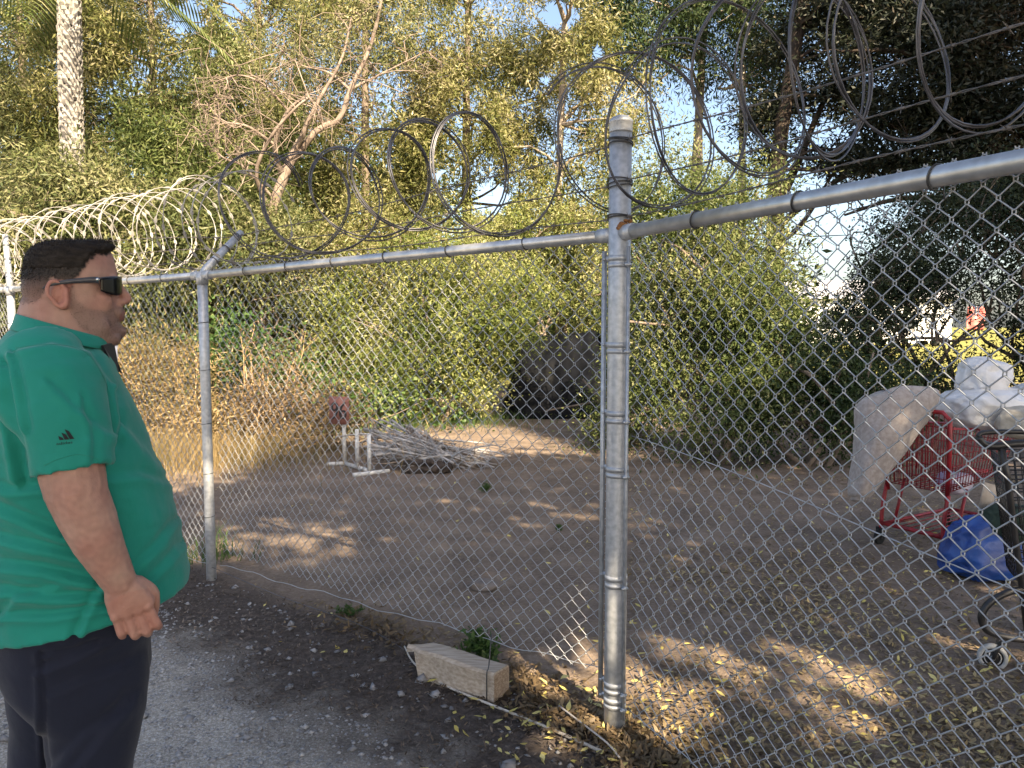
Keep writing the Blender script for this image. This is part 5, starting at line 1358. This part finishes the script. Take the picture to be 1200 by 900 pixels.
# a belt of longer hairs blends the top into the clipped sides
bi = np.where(hairm & (px_body[:,1] > 303) & (px_body[:,1] < 327))[0]; bi = rs.choice(bi, min(len(bi), 5000), replace=False)
P2 = V[bi] + N_[bi]*.0012 + rs.normal(size=(len(bi),3))*.0012; D2 = N_[bi]*.45 + np.array([-.25,0,-.8]) + rs.normal(size=(len(bi),3))*.25; D2 /= np.linalg.norm(D2, axis=1, keepdims=True)
S2 = np.cross(D2, rs.normal(size=(len(bi),3))); S2 /= np.linalg.norm(S2, axis=1, keepdims=True); S2 *= .0005
P = np.concatenate([P, P2]); D = np.concatenate([D, D2]); S = np.concatenate([S, S2]); ln = np.concatenate([ln, rs.uniform(.004,.008,len(bi))])
T3 = np.stack([P - D*.001 - S, P - D*.001 + S, P + D*ln[:,None]], 1).reshape(-1,3)
link('hair_strands', np_mesh('hair_strands', T3, np.arange(len(T3)).reshape(-1,3)), hair_m, hair, smooth=False)
# ragged hairline and day-old stubble: single short hairs standing off the skin
pj = px_body + np.stack([[9*nz(p, 260, 4), 9*nz(p, 260, 9)] for p in V])
fr = np.where(in_poly(pj, HAIR) & is_head & ~hairm)[0]; st_i = rs.choice(np.where(stubm)[0], 7000)
ii_ = np.concatenate([fr, st_i]); isf = np.concatenate([np.ones(len(fr)), np.zeros(len(st_i))])
P = V[ii_] + rs.normal(size=(len(ii_),3))*.0012; D = N_[ii_]*.6 + np.array([-.1,0,-.55]) + rs.normal(size=(len(ii_),3))*.35; D /= np.linalg.norm(D, axis=1, keepdims=True)
ln = np.where(isf > 0, .0045, .0016)*rs.uniform(.6,1.2,len(ii_)); S = np.cross(D, rs.normal(size=(len(ii_),3))); S /= np.linalg.norm(S, axis=1, keepdims=True); S *= np.where(isf > 0, .0005, .00032)[:,None]
T3 = np.stack([P - D*.001 - S, P - D*.001 + S, P + D*ln[:,None]], 1).reshape(-1,3)
link('stubble', np_mesh('stubble', T3, np.arange(len(T3)).reshape(-1,3)), hair_m, man, smooth=False)
# short brows
rs2 = np.random.default_rng(4)

# -------- shirt
sh = MB()
srows = [(124,406,14,384,.095),(132,418,4,394,.150),(137,432,-8,408,.205),(144,448,-19,430,.236),(156,470,-28,460,.247),(170,500,-35,495,.250),(185,533,-39,530,.250),(199,570,-40,567,.248),(208,600,-39,600,.246),(214,630,-36,635,.244),(218.5,650,-32,672,.243),(220.5,662,-26,705,.244),(219.5,668,-20,738,.246)]
rr_ = rings_px(srows, p=2.35); 
sh.loft(rr_)
def sleeve(pts, rads, end_dir, flat=1.0):
    P = spline(pts, 12); rr = np.interp(np.linspace(0,1,12), np.linspace(0,1,len(rads)), rads); rings = []
    T_ = np.gradient(P, axis=0)
    for i in range(12):
        t = T_[i]/np.linalg.norm(T_[i])
        t = t*(1 - .75*(i/11)**2) + end_dir*(.75*(i/11)**2); t /= np.linalg.norm(t)
        u = np.array([1,0,0]) - t*t[0]; u /= np.linalg.norm(u); w_ = np.cross(t, u)
        rings.append(np.array([P[i] + rr[i]*(math.cos(a)*u + math.sin(a)*w_) for a in np.linspace(0,2*math.pi,28,endpoint=False)]))
    c = rings[-1].mean(0); ins = c + (rings[-1]-c)*.93; up = (P[-3]-P[-1])/np.linalg.norm(P[-3]-P[-1])
    return rings + [ins + up*.002, ins + up*.045]
for sg in (1, -1):
    q = np.array([1, sg, 1.0])
    a0, a1, a2, a3 = L(44,420,-.155), L(58,452,-.218), L(74,502,-.262), L(86,553,-.287)
    sh.loft(sleeve([a0*q, a1*q, a2*q, a3*q], [.090,.102,.089,.0785], np.array([.10,-.16*sg,-.98])))
shirt_me = remesh(sh, .0062, 5, 'shirt')
V = verts_of(shirt_me); N_ = normals_of(shirt_me); px = near_px(V); raw = proj(to_world(V))
disp = np.array([.0045*nz(p*[.8,1,1.5], 9, 1) + .0028*abs(nz(p*[.6,.8,1.6], 22, 4)) for p in V])
def crease(pts, wpx, amp):
    P = np.asarray(pts, float); best = np.full(len(V), 1e9); sgn = np.zeros(len(V)); end = np.zeros(len(V))
    for a, b in zip(P[:-1], P[1:]):
        ab = b-a; t = ((px-a) @ ab)/(ab @ ab); tc = np.clip(t, 0, 1); d = px - (a + tc[:,None]*ab); dist = np.hypot(d[:,0], d[:,1]); m_ = dist < best
        best[m_] = dist[m_]; sgn[m_] = np.sign(ab[0]*d[m_,1]-ab[1]*d[m_,0])
    x = best/wpx*sgn
    return amp*(np.exp(-(x-.55)**2*1.6) - 1.1*np.exp(-(x+.55)**2*1.6))
for pts, w_, a_ in (([(-30,585),(20,606),(75,628)],9,.0075), ([(-30,625),(40,640),(108,655)],8,.007), ([(-20,660),(50,668),(118,684)],9,.0085), ([(-10,690),(50,700),(118,700)],8,.008), ([(0,722),(60,722),(125,712)],7,.006),
                    ([(-30,560),(10,575),(50,572)],8,.006), ([(150,672),(185,640),(207,612)],7,.004), ([(165,690),(195,660),(212,640)],7,.004), ([(0,430),(4,470),(16,520),(22,560)],9,.009), ([(14,420),(22,460),(30,500)],7,.005),
                    ([(134,460),(139,490),(136,515)],8,.006), ([(20,410),(60,402),(104,412),(128,448)],7,.004), ([(148,500),(165,520),(190,548)],10,.004), ([(60,450),(90,480),(124,505)],9,.0035), ([(130,560),(165,556),(196,566)],9,.004), ([(96,470),(108,510),(106,548)],8,.003),
                    ([(-20,740),(20,700),(60,690)],7,.004), ([(90,745),(110,700),(124,680)],7,.005)):
    disp += crease(pts, w_*.9, a_*1.4)
V = V + N_*disp[:,None]; set_verts(shirt_me, V)
def cloth(name, c1, c2, weave_s=700, rough=.75, bump=.0006, sheen=.15):
    m, nt, B, N, Lk = new_mat(name); tcn = N.new('ShaderNodeTexCoord'); n1 = N.new('ShaderNodeTexNoise'); n1.inputs['Scale'].default_value = 6; n1.inputs['Detail'].default_value = 8
    Lk.new(tcn.outputs['Object'], n1.inputs['Vector']); r = ramp(N, [(.3,c1),(.7,c2)]); Lk.new(n1.outputs['Fac'], r.inputs[0]); Lk.new(r.outputs[0], B.inputs['Base Color'])
    B.inputs['Roughness'].default_value = rough; B.inputs['Sheen Weight'].default_value = sheen; B.inputs['Specular IOR Level'].default_value = .3
    n2 = N.new('ShaderNodeTexNoise'); n2.inputs['Scale'].default_value = weave_s; n2.inputs['Detail'].default_value = 2; Lk.new(tcn.outputs['Object'], n2.inputs['Vector'])
    n3 = N.new('ShaderNodeTexNoise'); n3.inputs['Scale'].default_value = 30; n3.inputs['Detail'].default_value = 4; Lk.new(tcn.outputs['Object'], n3.inputs['Vector'])
    ma = N.new('ShaderNodeMath'); ma.operation = 'MULTIPLY_ADD'; ma.inputs[1].default_value = 4; Lk.new(n3.outputs['Fac'], ma.inputs[0]); Lk.new(n2.outputs['Fac'], ma.inputs[2])
    b = N.new('ShaderNodeBump'); b.inputs['Distance'].default_value = bump; b.inputs['Strength'].default_value = .8; Lk.new(ma.outputs[0], b.inputs['Height']); Lk.new(b.outputs[0], B.inputs['Normal'])
    return m
green = cloth('green_polo_cloth', (.001,.195,.150), (.002,.235,.182)); dark_trim = cloth('black_trim', (.008,.010,.012), (.014,.016,.018))
shirt = link('polo_shirt', shirt_me, green, man)
# collar: a folded band around the neck, black inside and at the placket
def band_rings(rows, n=40, taper=.1):
    return [ring_fb(L(fx, fy), L(bx, by), w, n=n, p=2.2, taper=taper) for fx, fy, bx, by, w in rows]
cr = band_rings([(130,411,10,386,.120),(132,404,14,379,.108),(131,398,17.5,368,.095),(129,397,19,366,.090),(126,402,22,376,.084)])
cm = MB(); cm.loft(cr, cap=False); co = link('collar', cm.mesh('collar'), green, shirt); co.modifiers.new('thick', 'SOLIDIFY').thickness = .003; co.modifiers.new('sub', 'SUBSURF').render_levels = 1
bvh = BVHTree.FromPolygons([tuple(v) for v in V], [list(p.vertices) for p in shirt_me.polygons])
def on_shirt(x, z, lift=.0012, side=-1):
    h = bvh.ray_cast(Vector((x, side*.9, z)), Vector((0, -side, 0)))
    return None if h[0] is None else np.array(h[0]) + np.array([0, side*lift, 0])
# placket: dark strip down the front from the collar
pm = MB(); pr = []
for s in np.linspace(0, 1, 9):
    c = L(131.5 + 6*s, 404 + 34*s); hw = .020*(1-.55*s)
    h = [bvh.ray_cast(Vector((.6, yy, c[2])), Vector((-1,0,0)))[0] for yy in np.linspace(-hw*1.6, hw*1.6, 9)]
    pr.append([np.array(q) + [.0035,0,0] if q is not None else c for q in h])
vs = [q for r in pr for q in r]; pm.add(vs, [(i*9+j, i*9+j+1, (i+1)*9+j+1, (i+1)*9+j) for i in range(8) for j in range(8)])
po = link('placket', pm.mesh('placket'), dark_trim, shirt); po.modifiers.new('thick', 'SOLIDIFY').thickness = .003
# open collar wedge
om = MB()
for sg in (-1, 1): om.add([L(117,404)*[1,0,1] + [0, sg*.080, 0], L(130,401)*[1,0,1] + [0, sg*.035, 0], L(136,436)*[1,0,1] + [.002, sg*.010, 0], L(128,428)*[1,0,1] + [0, sg*.07, 0]], [(0,1,2,3)])
oo = link('collar_lining', om.mesh('collar_lining'), dark_trim, shirt, smooth=False); oo.modifiers.new('thick', 'SOLIDIFY').thickness = .006
# dark piping inside the sleeve hem, stitched seams
def surf_line(pxs, n, lift=.001):
    P = spline([[a, b, 0] for a, b in pxs], n); out = []
    for a, b, _ in P:
        q = L(a, b, -.28); h = on_shirt(q[0], q[2], lift)
        d = to_world(q) - CAM; d /= np.linalg.norm(d); o_ = CAM - MC; ol = Vector((o_ @ ex, o_ @ ey, o_[2])); dl = Vector((d @ ex, d @ ey, d[2]))
        h2 = bvh.ray_cast(ol, dl); 
        if h2[0] is not None: out.append(np.array(h2[0]) + np.array(h2[1])*lift)
    return np.array(out)
seam_m = cloth('green_seam', (.002,.17,.12), (.003,.20,.14))
for pts in ([(52,546),(66,539),(88,533),(106,535),(116,539)], [(18,408),(40,405),(70,404),(100,413),(120,440),(131,470)]):
    q = surf_line(pts, 40, .0003)
    if len(q) > 3:
        sl = MB(); sl.tube(q, .0006, 5); link('seam', sl.mesh('seam'), seam_m, shirt)
# sleeve emblem: three slanted bars rising like a mountain, the word below
def px_patch(mb, poly, lift=.0012):
    out = []
    for a, b in poly:
        q = L(a, b, -.28); d = to_world(q) - CAM; o_ = CAM - MC; d /= np.linalg.norm(d)
        h = bvh.ray_cast(Vector((o_ @ ex, o_ @ ey, o_[2])), Vector((d @ ex, d @ ey, d[2])))
        if h[0] is None: return
        out.append(np.array(h[0]) + np.array(h[1])*lift)
    mb.add(out, [tuple(range(len(out)))])
em = MB(); T_ = lambda u, v: (67 + 20*u - .0*v, 517.0 - 2.0*u - 14*v)       # slight tilt of the emblem
for b_, h0, h1 in ((.06,.20,.42),(.36,.48,.70),(.66,.76,.98)):
    w_ = .26
    px_patch(em, [T_(b_ + .08, .06), T_(b_ + .08 + w_, .06), T_(b_ + .08 + w_ - .42*h0, .06 + h0*.9), T_(b_ + .08 - .42*h1 + .10, .06 + h1*.9)])
emo = link('sleeve_emblem', em.mesh('sleeve_emblem'), dark_trim, shirt, smooth=False)
fc = bpy.data.curves.new('word', 'FONT'); fc.body = 'adidas'; fo = bpy.data.objects.new('word', fc); COL.objects.link(fo)
dg = bpy.context.evaluated_depsgraph_get(); dg.update(); wm = bpy.data.meshes.new_from_object(fo.evaluated_get(dg)); bpy.data.objects.remove(fo, do_unlink=True)
wv = verts_of(wm); x0, x1 = wv[:,0].min(), wv[:,0].max(); tx = MB(); vv = []
for p in wv:
    a, b = 66 + 19*(p[0]-x0)/(x1-x0), 521.6 - 2.0*(p[0]-x0)/(x1-x0) - 4.6*p[1]
    q = L(a, b, -.28); d = to_world(q) - CAM; o_ = CAM - MC; d /= np.linalg.norm(d); h = bvh.ray_cast(Vector((o_ @ ex, o_ @ ey, o_[2])), Vector((d @ ex, d @ ey, d[2])))
    vv.append(np.array(h[0]) + np.array(h[1])*.0012 if h[0] is not None else q)
tx.add(vv, [tuple(p.vertices) for p in wm.polygons]); link('emblem_word', tx.mesh('emblem_word'), dark_trim, shirt, smooth=False)

# -------- trousers
tm = MB()
hip = [(196,672,-14,676,.222),(182,712,-14,716,.222),(176,740,-14,745,.214),(177,765,-12,770,.212),(168,790,0,792,.195),(150,806,20,808,.14),(130,818,50,820,.07)]
tm.loft(rings_px(hip, p=2.4))
def tleg(rows, sg):
    rings = []
    for x, z, rx, ry, yc in rows:
        rings.append(np.array([[x + rx*math.cos(a), sg*yc + ry*math.sin(a), z] for a in np.linspace(0,2*math.pi,28,endpoint=False)]))
    tm.loft(rings)
xn = L(112,800,-.11)[0]; zt_ = L(112,775,-.11)[2]
def fbx(f, b, py, yl): a, c = L(f, py, yl), L(b, py, yl); return (a[0]+c[0])/2, a[2], (a[0]-c[0])/2
r0, r1a, r1b = fbx(177,-6,758,-.105), fbx(176,4,783,-.105), fbx(174,25,806,-.11)
r1, r2, r3 = fbx(176,44,785,-.11), fbx(171,47,830,-.115), fbx(158,50,885,-.118)
tleg([(r0[0], r0[1], r0[2]*.97, .112, .105), (r1a[0], r1a[1], r1a[2], .114, .106), (r1b[0], r1b[1], r1b[2], .112, .108), (r2[0], r2[1], r2[2], .108, .115), (r3[0], r3[1], r3[2], .100, .120), (r3[0]-.015, .42, .088, .088, .122), (r3[0]-.025, .22, .082, .082, .122), (r3[0]-.025, .10, .082, .080, .122), (r3[0]-.02, .055, .088, .078, .122)], -1)
q1, q2, q3 = fbx(150,2,785,.11), fbx(128,8,830,.115), fbx(118,2,885,.118)
tleg([(q1[0], q1[1] + .10, q1[2]*.9, .10, .10), (q1[0], q1[1], q1[2], .112, .108), (q2[0], q2[1], q2[2], .108, .115), (q3[0], q3[1], q3[2]*.95, .100, .120), (q3[0]-.02, .42, .088, .088, .122), (q3[0]-.03, .22, .082, .082, .122), (q3[0]-.03, .10, .082, .080, .122), (q3[0]-.025, .055, .088, .078, .122)], 1)
tr_me = remesh(tm, .0075, 12, 'trousers'); V = verts_of(tr_me); N_ = normals_of(tr_me); px = near_px(V)
disp = np.array([.004*nz(p, 8, 2) + .002*nz(p, 19, 7) for p in V])
for pts, w_, a_ in (([(46,770),(48,830),(50,905)],5,.006), ([(48,786),(75,775),(112,758)],7,.007), ([(95,890),(125,855),(152,822)],10,.006), ([(60,812),(100,795),(140,782)],8,.004), ([(60,900),(100,860),(140,836)],9,.005), ([(52,770),(85,765),(130,752)],5,.004)):
    disp += crease(pts, w_, a_)
set_verts(tr_me, V + N_*disp[:,None])
link('trousers', tr_me, cloth('dark_navy_cloth', (.004,.0065,.018), (.007,.010,.026), rough=.8, sheen=.12), man)
# -------- shoes
for sg, xf in ((-1, r3[0]-.02), (1, q3[0]-.025)):
    mb = MB(); rings = []
    for s, w_, h_ in ((-.10,.022,.05),(-.085,.034,.075),(-.03,.038,.10),(.03,.04,.095),(.09,.045,.07),(.14,.046,.055),(.18,.040,.045),(.20,.022,.03)):
        rings.append(np.array([[xf + s, sg*.122 + w_*math.cos(a), max(.004, h_*.5 + h_*.5*math.sin(a))] for a in np.linspace(0,2*math.pi,18,endpoint=False)]))
    mb.loft(rings); link('shoe', mb.mesh('shoe'), M['rubber'], man)
# -------- sunglasses
gl = MB(); rows = []
lens_m = mat('dark_lens', (.003,.003,.004), rough=.12, spec=.25); frame_m = mat('grey_frame', (.035,.035,.045), (.06,.06,.07), scale=30, rough=.35)
zc = L(131,335,-.06)[2]; xf_ = L(138.5,335,-.02)[0]
def lens_pt(ph, v, sg, off=0.0):
    # wrap shape around the face: centre a little behind the brow
    y = sg*(.006 + .074*math.sin(ph)*1.0); x = xf_ + .006 - .062*(1 - math.cos(ph))**.9 + off
    h = .021*(1 - .10*v) if True else 0
    return np.array([x, y, zc + .0215*v*(1 - .30*(ph/1.35)**3) - .002*(1-v)*.3])
lens_root = None
fr_o = None
fm = MB()
for sg in (-1, 1):
    # temple arm: a flat tapering bar from the lens corner to over the ear
    st_, en_ = lens_pt(1.32, .55, sg), np.array([L(57,334,-.084)[0], sg*.0855, L(57,334,-.084)[2]])
    s1 = np.array([L(112,328,-.08)[0], sg*.0845, L(112,328,-.08)[2]]); s2 = np.array([L(80,330,-.083)[0], sg*.0865, L(80,330,-.083)[2]])
    P = spline([st_ + [0, sg*.004, -.004], s1, s2, en_, en_ + [-.012, sg*-.002, -.008]], 20); hh = np.interp(np.linspace(0,1,20), [0,.2,.5,1], [.0095,.0075,.0048,.0022])
    rings = [np.array([p + [0, sg*.0016, h], p + [0, -sg*.0016, h], p + [0, -sg*.0016, -h], p + [0, sg*.0016, -h]]) for p, h in zip(P, hh)]
    fm.loft(rings)
    # rim above the lens
    fm.tube([lens_pt(ph, 1.03, sg, .001) for ph in np.linspace(.0, 1.32, 14)], .0024, 6)
fm.tube([lens_pt(.0, .2, -1), lens_pt(0, .2, 1)], .004, 6)
glo = link('sunglasses', fm.mesh('sunglasses'), frame_m, man)
for sg in (-1, 1):
    lm_ = MB(); nu, nv = 16, 9; vs = []
    for j in range(nv):
        v = -1 + 2*j/(nv-1)
        for i in range(nu):
            ph = .10 + 1.20*i/(nu-1); vv_ = v if v > 0 else v*(1 - .55*(abs(i/(nu-1) - .55)*1.6)**2.5)
            vs.append(lens_pt(ph, vv_, sg, .0015))
    lm_.add(vs, [(j*nu+i, j*nu+i+1, (j+1)*nu+i+1, (j+1)*nu+i) for j in range(nv-1) for i in range(nu-1)])
    lo = link('lens', lm_.mesh('lens'), lens_m, glo); lo.modifiers.new('thick', 'SOLIDIFY').thickness = .0022
    bm_ = MB(); c = np.array([L(114.5,327.5,-.086)[0], sg*.0872, L(114.5,327.5,-.086)[2]])
    bm_.tube([c - [0, sg*.001, 0], c + [0, sg*.0015, 0]], .0042, 14); link('frame_badge', bm_.mesh('frame_badge'), mat('silver_badge', (.6,.6,.6), rough=.25, metal=.9), glo)
# ================================================================== CAMERA AND RENDER
cd = bpy.data.cameras.new('camera'); cam = bpy.data.objects.new('camera', cd); COL.objects.link(cam)
cd.sensor_width = 36; cd.lens = 36 * F / 1200; cd.clip_start = .05; cd.clip_end = 1000
cam.location = (0, 0, CAM_Z); cam.rotation_euler = (math.pi / 2 - PITCH, 0, 0)
SC.camera = cam
SC.view_settings.view_transform = 'Standard'; SC.view_settings.look = 'None'
SC.view_settings.exposure = 1.92; SC.view_settings.gamma = 1; SC.view_settings.use_curve_mapping = False
SC.view_settings.use_white_balance = True; SC.view_settings.white_balance_temperature = 7000; SC.view_settings.white_balance_tint = 10
SC.render.engine = 'CYCLES'
SC.cycles.use_denoising = True
try: SC.cycles.denoiser = 'OPENIMAGEDENOISE'
except Exception: pass
SC.cycles.max_bounces = 6; SC.cycles.diffuse_bounces = 3; SC.cycles.glossy_bounces = 2; SC.cycles.transmission_bounces = 3
SC.cycles.caustics_reflective = False; SC.cycles.caustics_refractive = False
SC.cycles.sample_clamp_indirect = 4
